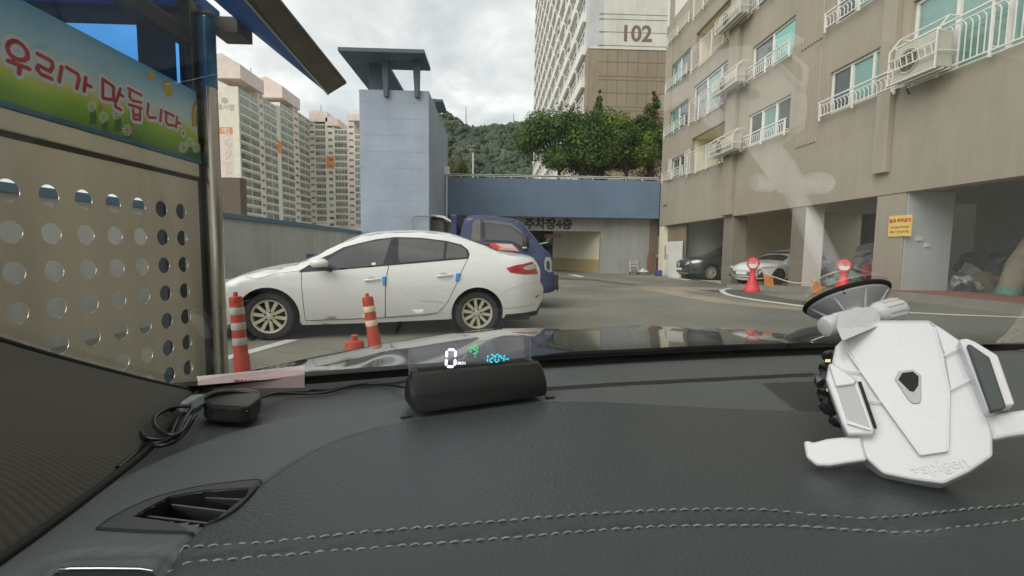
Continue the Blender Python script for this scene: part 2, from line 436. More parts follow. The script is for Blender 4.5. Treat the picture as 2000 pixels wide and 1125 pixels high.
def wglass(name, col, rough=.06, spec=.9):
    return pm(name, col, rough, .18, .8, spec=spec, metal=.0, coat=.6)
M_teal = wglass('teal_glass', srgb(118,158,150)); M_teald = wglass('smoky_glass', srgb(74,82,82))
M_blind = pm('teal_blind_glass', srgb(128,186,176), .12, .12, 1.5, coat=.6, stretch=(1,1,9))
bb = thing('apartment_block', 'taupe rendered apartment block with white railed windows above open parking bays', 'apartment block', (FX+3, 12, 0))
GX = FX
def Yf(px, py=300): return onX(px, py, GX).y
def Zf(px, py): return onX(px, py, GX).z
FLZ = [4.80 + 2.235*i for i in range(6)]      # sill rail bottoms
print('FACADE', [round(Yf(p, 440), 2) for p in (1290,1342,1416,1430,1549,1577,1722,1780,2000)], [round(Zf(*p),2) for p in ((1295,356),(1742,181),(1299,270),(1304,179.5),(1340,435.5),(2000,340),(1780,582),(1411,553))])
P0 = (22.2, 22.8); P1 = (16.65, 17.35); P2 = (12.7, 13.3); P3 = (9.55, 10.3); P4 = (4.6, 5.4)
TOPZ = 2.57
Y0, Y1 = -14.0, 24.2
# columns of windows: (y0, y1, kind)
cols = {
 'A': (Yf(1342,250), Yf(1306,280), 'win2', -.02, 1.12),
 'B': (Yf(1436,180), Yf(1353,230), 'balc', -.12, 1.42),
 'C': (Yf(1543,220), Yf(1461,260), 'win3', .05, 1.12),
 'D': (Yf(1751,130), Yf(1619,190), 'win3', .05, 1.12),
 'E': (5.1, Yf(1777,90), 'balc', -.05, 1.7),
 'G': (-1.0, 2.2, 'win3', .05, 1.12)}
holes = []
for k, (a, b, kind, z0, z1) in cols.items():
    for i, fz in enumerate(FLZ):
        if k == 'A' and i == 0: holes.append((Yf(1340,330), Yf(1311,340), fz+.0, fz+.95)); continue
        holes.append((a, b, fz+z0, fz+z1))
def wall_holes(mb, X, y0, y1, z0, z1, holes, depth):
    ys = sorted({y0, y1, *[h[0] for h in holes], *[h[1] for h in holes]}); zs = sorted({z0, z1, *[h[2] for h in holes], *[h[3] for h in holes]})
    ys = [y for y in ys if y0 <= y <= y1]; zs = [z for z in zs if z0 <= z <= z1]
    for a, b in zip(ys, ys[1:]):
        for c, d in zip(zs, zs[1:]):
            if b-a < 1e-4 or d-c < 1e-4: continue
            m = ((a+b)/2, (c+d)/2)
            if any(h[0] < m[0] < h[1] and h[2] < m[1] < h[3] for h in holes): continue
            mb.add([(X,a,c),(X,b,c),(X,b,d),(X,a,d)], [(0,3,2,1)])
    for (a, b, c, d) in holes:
        X2 = X+depth
        mb.add([(X,a,c),(X,b,c),(X,b,d),(X,a,d),(X2,a,c),(X2,b,c),(X2,b,d),(X2,a,d)], [(0,1,5,4),(2,3,7,6),(1,2,6,5),(3,0,4,7)])
low = [h for h in holes if h[3] < 12.55]; 
mb = MB(); wall_holes(mb, GX, Y0, Y1, TOPZ, 12.6, low, .14)
# bottom face of the overhanging wall and the left return
mb.add([(GX,Y0,TOPZ),(GX,Y1,TOPZ),(GX+.35,Y1,TOPZ),(GX+.35,Y0,TOPZ)], [(0,1,2,3)])
mb.add([(GX,Y1,0),(GX+7.2,Y1,0),(GX+7.2,Y1,12.6),(GX,Y1,12.6)], [(0,1,2,3)])
bw = mb.build('wall', M_taupe, bb, fixn=False)
mb = MB(); wall_holes(mb, GX, Y0, Y1, 12.6, 36, [h for h in holes if h[3] >= 12.55], .14)
mb.add([(GX,Y1,12.6),(GX+7.2,Y1,12.6),(GX+7.2,Y1,36),(GX,Y1,36)], [(0,1,2,3)])
mb.add([(GX,Y0,36),(GX,Y1,36),(GX+7.2,Y1,36),(GX+7.2,Y0,36)], [(0,1,2,3)])
mb.build('upper_wall', M_offw, bb, fixn=False)
# pilasters
mb = MB()
pa, pb = 17.35-.62, 17.35-.02
mb.box((GX-.16, 16.62, TOPZ+.06), (GX-.002, 17.28, 35.9)); mb.build('pilaster', M_taupe, bb, bevel=.01)
mb = MB(); mb.box((GX-.14, 9.98, 3.05), (GX-.002, 10.34, 35.9)); mb.build('pilaster', M_taupe, bb, bevel=.01)
mb = MB(); mb.box((GX-.06, 23.2, 3.6), (GX-.002, 23.7, 35.9)); mb.build('pilaster', M_taupe, bb)
# ribs between the window columns C and D
for z0, z1 in ((4.25, 6.75), (6.95, 9.0), (9.2, 11.3), (11.5, 13.5)):
    mb = MB()
    ya, yb_ = Yf(1603, 150), Yf(1562, 150)
    for i in range(7):
        y = ya + (yb_-ya)*(i+.5)/7
        mb.add([(GX-.002,y-.06,z0),(GX-.035,y-.035,z0+.03),(GX-.035,y+.02,z0+.03),(GX-.002,y+.05,z0),(GX-.002,y-.06,z1),(GX-.035,y-.035,z1),(GX-.035,y+.02,z1),(GX-.002,y+.05,z1)], [(0,1,5,4),(1,2,6,5),(2,3,7,6),(0,3,2,1),(4,5,6,7)])
    mb.build('ribbed_panel', M_taupe, bb, fixn=False)
# parking level: ceiling, back wall, columns, cross walls
mb = MB(); mb.box((GX+.35, Y0, 2.952), (GX+7.2, Y1-.01, 3.2)); mb.add([(GX+.35,Y0,TOPZ),(GX+.35,Y1,TOPZ),(GX+.35,Y1,2.96),(GX+.35,Y0,2.96)], [(0,1,2,3)]); mb.build('parking_ceiling', pm('bay_ceiling', srgb(205,200,188), .9, .1, 1), bb)
mb = MB(); mb.box((GX+7.0, Y0, 0), (GX+7.19, 14.6, 2.95)); mb.build('back_wall', pm('bay_back_wall', srgb(172,166,152), .9, .15, .8), bb)  # stops short so daylight enters the bays from behind
for (a, b, d) in ((*P1, .55), (*P2, .58), (*P3, .0), (*P4, .5)):
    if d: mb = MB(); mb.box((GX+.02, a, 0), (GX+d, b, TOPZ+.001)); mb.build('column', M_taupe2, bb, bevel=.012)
mb = MB(); mb.box((GX+.02, P3[0]+.012, 0), (GX+.52, P3[1], TOPZ+.001)); mb.build('column', M_taupe, bb, bevel=.012)
mb = MB(); mb.box((GX+.06, P3[0]-.012, 0.2), (GX+1.08, P3[0]+.008, TOPZ)); mb.build('painted_column_face', weather(pm('cool_white_paint', srgb(190,200,199), .8, .08, .8, bump=.15, bs=40), .14), bb)
mb = MB(); mb.box((GX+.53, P3[0]+.01, 0), (GX+1.06, P3[1], TOPZ)); mb.build('cross_wall', M_offw, bb)
CZ = 2.95
mb = MB(); mb.box((GX+1.65, 19.31, .62), (GX+7, 19.6, CZ)); mb.build('cross_wall', M_cream, bb)
mb = MB(); mb.box((GX+1.65, 19.3, 0), (GX+7, 19.6, .618)); mb.build('wall_base', pm('bay_base_band', srgb(112,104,90), .9, .2, 1), bb)
mb = MB(); mb.box((GX+.72, P0[0]+.02, 0), (GX+7, P0[1]-.05, CZ)); mb.build('cross_wall', M_offw, bb)
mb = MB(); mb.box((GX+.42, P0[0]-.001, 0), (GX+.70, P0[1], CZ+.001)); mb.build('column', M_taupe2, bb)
mb = MB(); mb.box((GX+.02, 23.55, 0), (GX+.5, Y1-.02, TOPZ+.001)); mb.build('column', M_cream, bb)
mb = MB(); mb.box((GX+.03, P2[0]-.008, 0), (GX+.56, P2[0]-.001, TOPZ)); mb.build('painted_column_face', M_offw, bb)
MB().box((GX+.5, 11.0, -.02), (GX+7, P0[0], .012)).build('bounce_floor', pm('bounce_floor_pale', srgb(200,194,180), .85, .15, 1), bb)  # pale floor added to bounce daylight up into the bays
tag(MB().box((GX+13.6, 8, 0), (GX+13.9, 32, 4.6)).build('added_back_screen', M_wall('back_screen_grey', srgb(150,144,132))), 'plain grey wall added behind the open parking bays, set back to let daylight in', 'wall')  # added wall: hides the sky while daylight enters the bays from behind
# store-room front at the far end: pale partition, sliding door, notice
ya, yb_ = 21.35, 23.55
mb = MB(); mb.box((GX+.22, ya, 0), (GX+.3, yb_, TOPZ)); mb.build('storeroom_wall', pm('brown_panel', srgb(132,118,96), .8, .15, 2, stretch=(1,2,.4)), bb)
dr = MB().box((GX+.1, ya+.05, .02), (GX+.16, Yf(1297,500), 1.75)).build('door', M_offw, bb, bevel=.008)
MB().box((GX+.07, Yf(1299,500)-.06, .85), (GX+.1, Yf(1299,500)-.02, 1.1)).build('handle', pm('grey_metal', srgb(120,120,120), .4, .05, 3, metal=.7), dr)
MB().box((GX+.12, Yf(1296,500), 0), (GX+.2, yb_-.01, 1.68)).build('partition', M_offw, bb)
tag(MB().box((GX+.095, Yf(1295.5,500)+.02, .85), (GX+.118, Yf(1289,500), 1.55)).build('notice_board', pm('blue_notice', srgb(62,82,120), .6, .35, 14, var2=srgb(130,140,160)), None), 'small blue notice sheet on the pale partition beside the storeroom door', 'notice')
# windows ---------------------------------------------------------------
WINM = {}
def window_mesh(w, h, n, slim=.06):
    """frame with n sashes, y from 0..w, z 0..h, x near 0"""
    mb = MB()
    for (a, b) in (((0,0,0),(.07,w,slim)), ((0,0,h-slim),(.07,w,h)), ((.001,0,0),(.07,slim,h)), ((.001,w-slim,0),(.07,w,h))): mb.box(a, b)
    for i in range(1, n): mb.box((-.012, w*i/n-slim*.6, .002), (.06, w*i/n+slim*.6, h-.002))
    return mb
def add_window(parent, y0, y1, z0, z1, n, X, glassm, gtypes=None):
    mb = window_mesh(y1-y0, z1-z0, n); mb.v = [(X+v[0], y0+v[1], z0+v[2]) for v in mb.v]
    f = mb.build('window', M_white, parent)
    for i in range(n):
        a = y0+(y1-y0)*i/n; b = y0+(y1-y0)*(i+1)/n
        MB().add([(X+.035+.01*(i%2), a, z0+.02), (X+.035+.01*(i%2), b, z0+.02), (X+.035+.01*(i%2), b, z1-.02), (X+.035+.01*(i%2), a, z1-.02)], [(0,3,2,1)]).build('pane', gtypes[i % len(gtypes)] if gtypes else glassm, f, fixn=False)
    return f
def railing(w, h, arch=True, sp=.115, second=.1):
    """railing in the yz plane at x=0, y 0..w"""
    mb = MB(); t = .022
    mb.box((-.02,-.05,h-.03),(.02,w+.05,h)); 
    mb.box((-.012,0,h-second-.02),(.012,w,h-second))
    mb.box((-.012,0,.03),(.012,w,.055))
    npost = max(1, round(w/1.05))
    for i in range(npost+1):
        y = w*i/npost; mb.box((-.02,y-.018,-.07),(.02,y+.018,h-.01))
        mb.box((0,y-.012,.1),(.12,y+.012,.12))
    n = max(2, int(w/sp)); hb = h-second-.02
    for i in range(n):
        y = w*(i+.5)/n; d = w/n*.55
        if arch:
            mb.box((-.006,y-.008,.055),(.006,y+.008,hb-.1 if hb > .2 else hb-.05))
            za = hb-.1 if hb > .2 else hb-.05
            mb.bar((0,y,za),(0,y+d*.5,hb-.035),.014); mb.bar((0,y+d*.5,hb-.035),(0,y+d*1.1,hb),.014)
        else: mb.box((-.006,y-.007,.055),(.006,y+.007,hb))
    return mb
first_r = {}
def add_railing(parent, y0, y1, z, h, arch, X, key):
    if key in first_r:
        o = first_r[key].copy(); COL.objects.link(o); o.location.z += z - o['z0']; o['z0'] = 0
        del o['z0']; return o
    mb = railing(y1-y0, h, arch); mb.v = [(X+v[0], y0+v[1], z+v[2]) for v in mb.v]
    o = mb.build('railing', M_white, parent); o['z0'] = z; first_r[key] = o; return o
for i, fz in enumerate(FLZ):
    a, b = cols['A'][:2]
    if i == 0:
        f = add_window(bb, Yf(1340,330), Yf(1311,340), fz, fz+.95, 2, GX+.06, M_teald)
        for yy in (Yf(1343.5,330), Yf(1308,340)):
            m_ = MB(); s_ = .62
            for t in (0, 1): m_.box((GX-.06, yy-s_/2 if t == 0 else yy+s_/2-.03, fz-.03), (GX-.03, yy-s_/2+.03 if t == 0 else yy+s_/2, fz+1.0))
            for zz in (fz-.03, fz+.45, fz+.97): m_.box((GX-.058, yy-s_/2, zz), (GX-.032, yy+s_/2, zz+.03))
            for q in range(1, 8): m_.box((GX-.052, yy-s_/2+s_*q/8-.006, fz-.03), (GX-.038, yy-s_/2+s_*q/8+.006, fz+1.0))
            m_.build('window_shutter', M_white, bb)
    else: add_window(bb, a, b, fz-.02, fz+1.12, 2, GX+.06, M_teal, [M_teald, M_teal] if i % 2 else [M_teald, M_teal])
    add_railing(bb, Yf(1340,250)-.12, Yf(1301,280), fz, .4, True, GX-.14, 'A')
    a, b = cols['C'][:2]
    add_window(bb, a, b, fz+.05, fz+1.12, 3 if i == 0 else 2, GX+.06, M_teal, [M_teald, M_teal, M_teald] if i == 0 else [M_blind, M_teald])
    add_railing(bb, a-.0, b+.16, fz, .42, True, GX-.14, 'C')
    a, b = cols['D'][:2]
    add_window(bb, a, b, fz+.05, fz+1.12, 3, GX+.06, M_teal, [M_teal, M_teal, M_teald])
    add_railing(bb, a-.1, b+.12, fz, .42, True, GX-.14, 'D')
    a, b = cols['E'][:2]
    add_window(bb, a, b, fz-.05, fz+1.68, 5, GX+.08, M_teal, [M_teal, M_teald, M_teal, M_teal, M_teal])
    add_railing(bb, a, b+.14, fz-.06, .9, True, GX-.14, 'E')
    a, b = cols['B'][:2]
    if i in (0, 2): # open balcony: recess with a set back window
        rec = MB(); z0, z1 = fz-.12, fz+1.42; X2 = GX+1.2
        rec.add([(GX+.13,a,z0),(GX+.13,b,z0),(GX+.13,b,z1),(GX+.13,a,z1),(X2,a,z0),(X2,b,z0),(X2,b,z1),(X2,a,z1)], [(0,1,5,4),(2,3,7,6),(1,2,6,5),(3,0,4,7),(4,5,6,7)])
        rec.build('balcony_recess', M_cream, bb, fixn=False)
        add_window(bb, a+.2, b-.7, fz-.1, fz+1.3, 2, X2-.1, M_teald)
    else: add_window(bb, a, b, fz-.1, fz+1.4, 3, GX+.06, M_teald, [M_teald, M_teal, M_teald])
    add_railing(bb, a-.05, b+.12, fz-.14, .93, False, GX-.12, 'B')
    a, b = cols['G'][:2]; add_window(bb, a, b, fz+.05, fz+1.12, 3, GX+.06, M_teal)
for o in first_r.values(): del o['z0']
# air conditioners hung outside the balconies
M_acw = pm('ac_casing', srgb(186,182,168), .5, .12, 5); M_acd = pm('ac_grille', srgb(96,92,84), .6, .1, 5)
def ac_unit(y0, y1, z, lab, h=.54, cage_h=.72):
    t = thing('air_conditioner', lab, 'air conditioner', (GX-.35, (y0+y1)/2, z), 0, 'air conditioners on the beige block')
    w = y1-y0; X0 = GX-.55
    bd = MB().box((X0+.06, y0+.06, z+.05), (X0+.36, y1-.06, z+h)).build('casing', M_acw, t, bevel=.015)
    cy = y0+w*.62; cz = z+.05+(h-.05)/2; m_ = MB()
    m_.lathe([(.235,0),(.25,-.012),(.235,-.02),(.2,-.004)], (X0+.06, cy, cz), (1,0,0), 28, cap=False)
    for rr in (.05,.1,.15,.2):
        m_.tube([(X0+.042, cy+rr*math.cos(a*PI/12), cz+rr*math.sin(a*PI/12)) for a in range(25)], .004, 5, False)
    for a in range(8): m_.bar((X0+.042,cy,cz),(X0+.042,cy+.23*math.cos(a*PI/4),cz+.23*math.sin(a*PI/4)),.006)
    m_.build('fan_grille', M_acw, t)
    MB().lathe([(.22,-.001),(.22,-.003)], (X0+.06, cy, cz), (1,0,0), 28).build('fan_opening', M_acd, t)
    m_ = MB()
    for k in range(4): m_.box((X0+.14*k,y0,z),(X0+.14*k+.03,y1,z+.02))
    for y in (y0, y1-.02): 
        m_.bar((X0,y+.01,z),(X0,y+.01,z+cage_h*.72),.022); m_.bar((X0,y+.01,z+cage_h*.72),(X0+.2,y+.01,z+cage_h),.022); m_.bar((X0+.2,y+.01,z+cage_h),(X0+.42,y+.01,z+cage_h),.022)
        m_.bar((X0,y+.01,z+cage_h*.35),(X0+.42,y+.01,z+cage_h*.35),.016)
    for zz in (.02, cage_h*.3, cage_h*.52): m_.bar((X0-.01,y0,z+zz),(X0-.01,y1,z+zz),.02)
    m_.bar((X0+.2,y0,z+cage_h),(X0+.2,y1,z+cage_h),.02)
    n = int(w/.13)
    for k in range(n):
        y = y0+w*(k+.5)/n; m_.bar((X0-.01,y,z+cage_h*.3),(X0-.01,y+.05,z+cage_h*.52),.012)
    m_.build('cage', M_white, t)
    MB().tube([(X0+.3,y1-.1,z+.3),(X0+.38,y1+.02,z+.15),(GX-.02,y1+.05,z-.1)], .018, 6).build('hose', M_acd, t)
    return t
Yc = lambda px, py=200: onX(px, py, GX-.5).y
ac_unit(Yc(1832,120), Yc(1738,150), FLZ[0]-.1, 'largest caged air conditioner outside the widest balcony at the top right corner', .72, .95)
ac_unit(Yc(1432,300), Yc(1386,310), FLZ[0]-.02, 'caged air conditioner on the lowest balcony of the beige block, beside its pilaster')
ac_unit(Yc(1439,180), Yc(1393,190), FLZ[1]-.02, 'caged air conditioner one floor above the lowest balcony unit')
ac_unit(Yc(1446,60), Yc(1399,60), FLZ[2]-.02, 'caged air conditioner two floors above the lowest balcony unit')
ac_unit(Yc(1455,-60), Yc(1408,-60), FLZ[3]-.02, 'caged air conditioner three floors above the lowest balcony unit')
# no parking sign on the third pier
q = [onX(*p, FX) for p in ((1737.2,422.5),(1782,419.5),(1778.5,460.8),(1733.5,462.3))]
sgy0, sgy1 = sorted((q[1].y, q[0].y)); sgz0, sgz1 = q[3].z, q[0].z
sg = thing('no_parking_sign', 'yellow square sign with red Korean lettering on the taupe pier', 'sign', (GX, (sgy0+sgy1)/2, (sgz0+sgz1)/2))
MB().box((GX-.004, sgy0, sgz0), (GX+.019, sgy1, sgz1)).build('sign_board', pm('yellow_board', srgb(240,205,110), .6, .06, 6), sg)
W_ = sgy1-sgy0
for body, s, zz, mm_ in (('절대 주차금지', W_*.165, .74, 'r'), ('외부차량 주차위반', W_*.11, .42, 'b'), ('적발 시 견인조치함!', W_*.105, .2, 'b')):
    M = frame((GX-.0055, (sgy0+sgy1)/2, sgz0+(sgz1-sgz0)*zz), (0,-1,0), (0,0,1))
    text_mesh(body, s, M, bold=.004 if mm_ == 'r' else .0015).build('lettering', pm('red_letter', srgb(176,44,60), .6, .0) if mm_ == 'r' else pm('brown_letter', srgb(150,84,70), .6, .0), sg, fixn=False)

# ================================================================== GARAGE OVERPASS (blue fascia)
OY = onX(1290, 390, FX).y
print('OY', OY)
OY = 24.25
TX = -2.72
zt = onY(1100, 350, OY).z; zb = onY(1100, 424, OY).z
print('fascia', zt, zb, onY(1100,534,OY+.6).z)
M_bluef = weather(pm('blue_paint', srgb(106,126,148), .75, .08, .6, bump=.15, bs=40), .2, 1.4, .15, (.62,.64,.66))
ov = thing('garage_block', 'low parking garage with a long blue band, grey front wall and dark entrance', 'garage', (3, OY+.5, 0))
MB().box((TX+.02, OY, zb), (FX-.02, OY+.35, zt)).build('blue_band', M_bluef, ov)
MB().box((TX-.6, OY+.35, zt-.5), (40, OY+70, zt-.12)).build('deck', pm('deck_concrete', srgb(120,118,108), .9, .15, .5), ov)
GY = OY+.75; ZW = zt-.5
xo0, xo1 = onY(960, 500, GY).x, onY(1172, 500, GY).x; zo = onY(1100, 451, GY).z
mb = MB()
for (a, b, c, d) in ((TX, xo0, 0, ZW), (xo1, FX-.02, 0, ZW), (xo0, xo1, zo, ZW)):
    mb.box((a, GY, c), (b, GY+.25, d))
mb.build('front_wall', weather(pm('grey_render', srgb(168,168,164), .88, .09, .6, bump=.2, bs=30, stretch=(1,1,.3)), .25), ov)
# inside of the entrance
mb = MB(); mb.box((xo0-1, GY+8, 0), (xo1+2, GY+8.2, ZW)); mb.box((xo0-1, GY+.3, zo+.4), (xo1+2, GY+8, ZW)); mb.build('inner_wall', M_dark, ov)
xi = onY(1092, 500, GY+2.4).x
mb = MB(); mb.add([(xo1,GY+.26,.75),(xi,GY+5.5,.75),(xi,GY+5.5,zo+.4),(xo1,GY+.26,zo+.4),(xo1+.2,GY+.26,.75),(xi+.2,GY+5.5,.75),(xi+.2,GY+5.5,zo+.4),(xo1+.2,GY+.26,zo+.4)], [(0,1,2,3),(7,6,5,4),(0,4,5,1),(3,2,6,7)])
mb.build('ramp_wall', M_cream, ov)
mb = MB(); mb.add([(xo1-.004,GY+.25,0),(xi,GY+5.45,0),(xi,GY+5.45,.75),(xo1-.004,GY+.25,.75),(xo1+.2,GY+.25,0),(xi+.2,GY+5.45,0),(xi+.2,GY+5.45,.75),(xo1+.2,GY+.25,.75)], [(0,1,2,3),(7,6,5,4),(0,4,5,1),(3,2,6,7)])
mb.build('wall_band', pm('ochre_band', srgb(186,160,112), .85, .08, 1), ov)
MB().box((onY(1270,500,OY+.5).x, GY-.15, 0), (onY(1284,500,OY+.5).x, GY-.002, 2.9)).build('pier', pm('brown_pier', srgb(120,104,88), .85, .15, 1), ov)
mb = MB(); px0 = onY(1267,500,OY+.45).x
mb.add([(px0-.02,GY-.18,0),(px0+.22,GY-.18,0),(px0+.24,GY-.18,1.2),(px0+.05,GY-.18,1.3),(px0-.05,GY-.18,.8)], [(0,1,2,3,4)]); mb.build('rust_stain', pm('rust_paint', srgb(140,92,74), .9, .2, 3), ov)
MB().box((onY(1065,470,GY+.6).x, GY+1, zo-.35), (onY(1098,470,GY+.6).x, GY+1.06, zo-.15)).build('height_bar', pm('pinkish_bar', srgb(160,120,112), .7, .1), ov)
M = frame((onY(1071, 438, GY).x, GY-.006, onY(1071, 438.5, GY).z), (1,0,0), (0,0,1))
text_mesh('주차장4층', .62, M, bold=.028).build('lettering', pm('dark_letter', srgb(66,62,58), .8, .05), ov, fixn=False)
# railing along the deck edge
rl = MB(); x0, x1 = TX+.05, FX-.1; zr = onY(1100, 344.5, OY+.1).z; zb_ = zt
for z_ in (zr, zt+.13*(1)): rl.bar((x0,OY+.12,z_),(x1,OY+.12,z_),.075)
rl.bar((x0,OY+.12,(zr+zt)/2+.06),(x1,OY+.12,(zr+zt)/2+.06),.03)
n = 13
for i in range(n+1): rl.bar((x0+(x1-x0)*i/n, OY+.12, zt), (x0+(x1-x0)*i/n, OY+.12, zr), .045)
tag(rl.build('railing', M_white), 'long pale metal railing along the top of the blue garage band', 'railing')

# ================================================================== BLUE GREY STAIR TOWER
TY = 18.4*1.0
M_tower = weather(pm('pale_blue_render', srgb(160,170,184), .85, .09, .7, bump=.55, bs=3.0, bdist=.012), .2, 1.2, .2, (.66,.68,.70))
# faint render boards
tl = onY(703, 300, TY).x; tr = onY(838, 300, TY).x; tz = onY(770, 176, TY).z
print('tower', tl, tr, tz)
TX2 = tr
tw = thing('stair_tower', 'pale blue grey concrete stair tower with a flat slab canopy', 'tower', ((tl+tr)/2, TY, 0))
mb = MB(); mb.box((tl, TY, 0), (tr, OY+1.2, tz)); mb.build('wall', M_tower, tw, bevel=.01)
M_canopy = pm('slate_canopy', srgb(78,92,104), .7, .1, 1.5)
zc = onY(757, 118, TY-.1).z
cy0 = onZ(740, 101.5, zc).y; cx0 = onZ(660, 100, zc).x; cx1 = onZ(828, 103, zc).x; cy1 = onZ(802, 137.5, zc).y; cxm = onZ(763, 137.5, zc).x
print('canopy', zc, cx0, cx1, cy0, cy1, cxm)
mb = MB(); mb.prism([(cx0,cy0,zc),(cx1,cy0,zc),(cx1,cy1,zc),(cxm,cy1,zc),(cxm,OY,zc),(cx0,OY,zc)], (0,0,.14)); mb.build('canopy', M_canopy, tw, bevel=.01)
s0 = onZ(845,199,zc).y
mb = MB(); mb.box((cx1-.9, onZ(862,199,zc).y, zc-.002), (cx1+.05, onZ(868,221,zc).y, zc+.13)); mb.build('rear_canopy', M_canopy, tw, bevel=.01)
for pxp in (752.5, 813):
    x = onY(pxp, 150, TY-.08).x
    mb = MB(); mb.prism([(x-.13,TY-.16,zc),(x+.13,TY-.16,zc),(x+.1,TY-.16,tz-.28),(x-.05,TY-.16,tz-.28)], (0,.3,0)); mb.build('canopy_post', M_canopy, tw, bevel=.008)
mb = MB(); mb.box((cx0+.75, TY+.5, tz-.02), (cxm-.15, TY+.75, zc)); mb.build('parapet_wall', M_canopy, tw)
mb = MB(); mb.box((tr-.5, OY-1.6, tz-.02), (tr-.3, OY-1.4, zc-.003)); mb.build('canopy_post', M_canopy, tw)
mb = MB(); mb.tube([(tr+.1, OY-.3, 5.0), (tr+.1, OY-.3, .3)], .045, 8); mb.box((tr+.0, OY-.45, 5.0), (tr+.25, OY-.15, 5.4)); mb.build('drain_pipe', M_offw, tw)
jn = MB()
for k in range(1, 12):
    jn.box((tl+.02, TY-.003, .62*k), (tr-.02, TY-.0005, .62*k+.012))
jn.build('render_joint', pm('joint_grey', srgb(142,152,166), .9, .05), tw)
# awning and pipe loop at the tower foot
aw = thing('awning', 'small pale awning on the tower side behind the blue truck', 'awning', (tr+.3, TY+1, 2.5))
mb = MB(); mb.prism([(tr+.02,TY+.3,2.62),(tr+.55,TY+.3,2.56),(tr+.95,TY+.3,2.3),(tr+.9,TY+.3,2.27),(tr+.5,TY+.3,2.48),(tr+.02,TY+.3,2.54)], (0,2.2,0)); mb.build('awning_sheet', M_offw, aw)
mb = MB(); mb.box((tr+.02,TY+.5,.0),(tr+.5,TY+2.3,2.4)); mb.build('awning_box', pm('grey_box', srgb(96,96,94), .8, .1), aw)
pl = MB(); a = onY(806, 424, TY-.1)
pl.tube([(a.x, TY-.12, .2), (a.x, TY-.12, 2.38), (a.x+.04, TY-.12, 2.47), (a.x+.12, TY-.12, 2.5), (tr+.3, TY-.12, 2.52)], .018, 8)
tag(pl.build('pipe_loop', pm('pipe_grey', srgb(120,128,136), .5, .05), smooth=40), 'thin bent grey pipe standing against the tower foot', 'pipe')

# ================================================================== LEFT BOUNDARY WALL
LX = tl - .05
wl = thing('boundary_wall', 'long grey boundary wall with a blue capping behind the white sedan', 'wall', (LX-.1, 10, 0))
zw = onX(560, 433, LX).z
print('wallz', zw, onX(440,416,LX).z, onX(700,455,LX).z)
MB().box((LX-.25, -2, 0), (LX, TY+.05, zw-.09)).build('wall_panel', weather(pm('wall_grey', srgb(200,204,202), .85, .07, .7, bump=.2, bs=20, stretch=(1,1,.3)), .25), wl)
MB().box((LX-.3, -2, zw-.09), (LX+.06, TY-.01, zw+.02)).build('capping', pm('cap_blue', srgb(88,120,142), .6, .08, 1), wl, bevel=.01)

# ================================================================== TALL BLOCK 102
BY = 42.0
bx0 = onY(1146, 215, BY).x; bx1 = onY(1296, 200, BY).x
BYF = onX(1042, 250, bx0).y
zsplit = onY(1200, 93, BY).z; zg = zt-.12
print('102', bx0, bx1, BYF, zsplit)
M_t102 = M_wall('tan_wall', srgb(150,136,116)); M_w102 = M_wall('grey_white_wall', srgb(196,196,196)); M_pale = M_wall('pale_band', srgb(214,212,204))
tb = thing('apartment_tower', 'tall apartment tower numbered 102 with a tan lower end wall', 'apartment tower', ((bx0+bx1)/2, BY+8, zg))
bxe = bx1+6
MB().box((bx0, BY, zg), (bxe, BYF, zsplit)).build('lower_wall', M_t102, tb)
MB().box((bx0, BY+.001, zsplit), (bxe, BYF, zsplit+42)).build('upper_wall', M_w102, tb)
MB().box((onY(1180,50,BY).x, BY-.03, zsplit+.02), (bxe, BY, zsplit+41)).build('pale_panel', M_pale, tb)
def zy(py): return onY(1220, py, BY).z
gr = MB()
M_groove = pm('groove', srgb(122,112,98), .9, .1)
for py, up in ((28.6,1),(38.5,1),(63.5,1),(90,1),(97,0),(121.5,0),(149.5,0),(156.5,0),(182,0),(209,0),(216,0),(241,0),(268,0)):
    z = zy(py); gr.box((onY(1170,50,BY).x, BY-.037, z-.03), (bxe-.05, BY-.032 if up else BY-.002, z+.03)) if up else gr.box((onY(1168,150,BY).x, BY-.012, z-.035), (bxe-.05, BY-.002, z+.035))
for px in (1186,1205,1225,1245,1264,1283):
    x = onY(px,150,BY).x
    for (p0, p1) in ((98,149),(157.5,208),(217,267)):
        gr.box((x-.03, BY-.008, zy(p1)), (x+.03, BY-.003, zy(p0)))
gr.build('wall_groove', M_groove, tb)
z = zsplit; MB().box((onY(1150,93,BY).x, BY-.05, z-.14), (bxe, BY-.0385, z+.03)).build('string_course', M_pale, tb)
M = frame((onY(1242.5, 67, BY).x, BY-.045, onY(1242.5, 67.5, BY).z), (1,0,0), (0,0,1))
text_mesh('102', 1.9, M, bold=.05).build('number', pm('number_brown', srgb(120,102,88), .7, .03), tb, fixn=False)
# left facade, floors and bays: window + sill per bay, first hundred as parts
nfl = 22; fh = 2.87; zf0 = zg+.6
depth_ = BYF-BY; bays = []
yb = BY+1.6
while yb < BYF-3:
    bays.append((yb, min(3.4, BYF-yb-.5))); yb += 4.3
cells = [(j, i) for j in range(len(bays)) for i in range(nfl)]
M_wf = pm('window_dark', srgb(84,88,90), .12, .3, .4, coat=.4)
def bay_mesh(frames, glass, y, wd, z, k):
    X = bx0
    frames.box((X-.34, y-.3, z-.75), (X-.002, y+wd+.05, z+.1)); frames.box((X-.10, y, z+1.45), (X-.002, y+wd, z+1.55))
    for q in range(4): frames.box((X-.06, y+wd*q/3-.05, z+.12), (X-.003, y+wd*q/3+.05, z+1.45))
    glass.add([(X-.02,y,z+.1),(X-.02,y+wd,z+.1),(X-.02,y+wd,z+1.5),(X-.02,y,z+1.5)], [(0,3,2,1)])
restf, restg = MB(), MB()
protos = {}
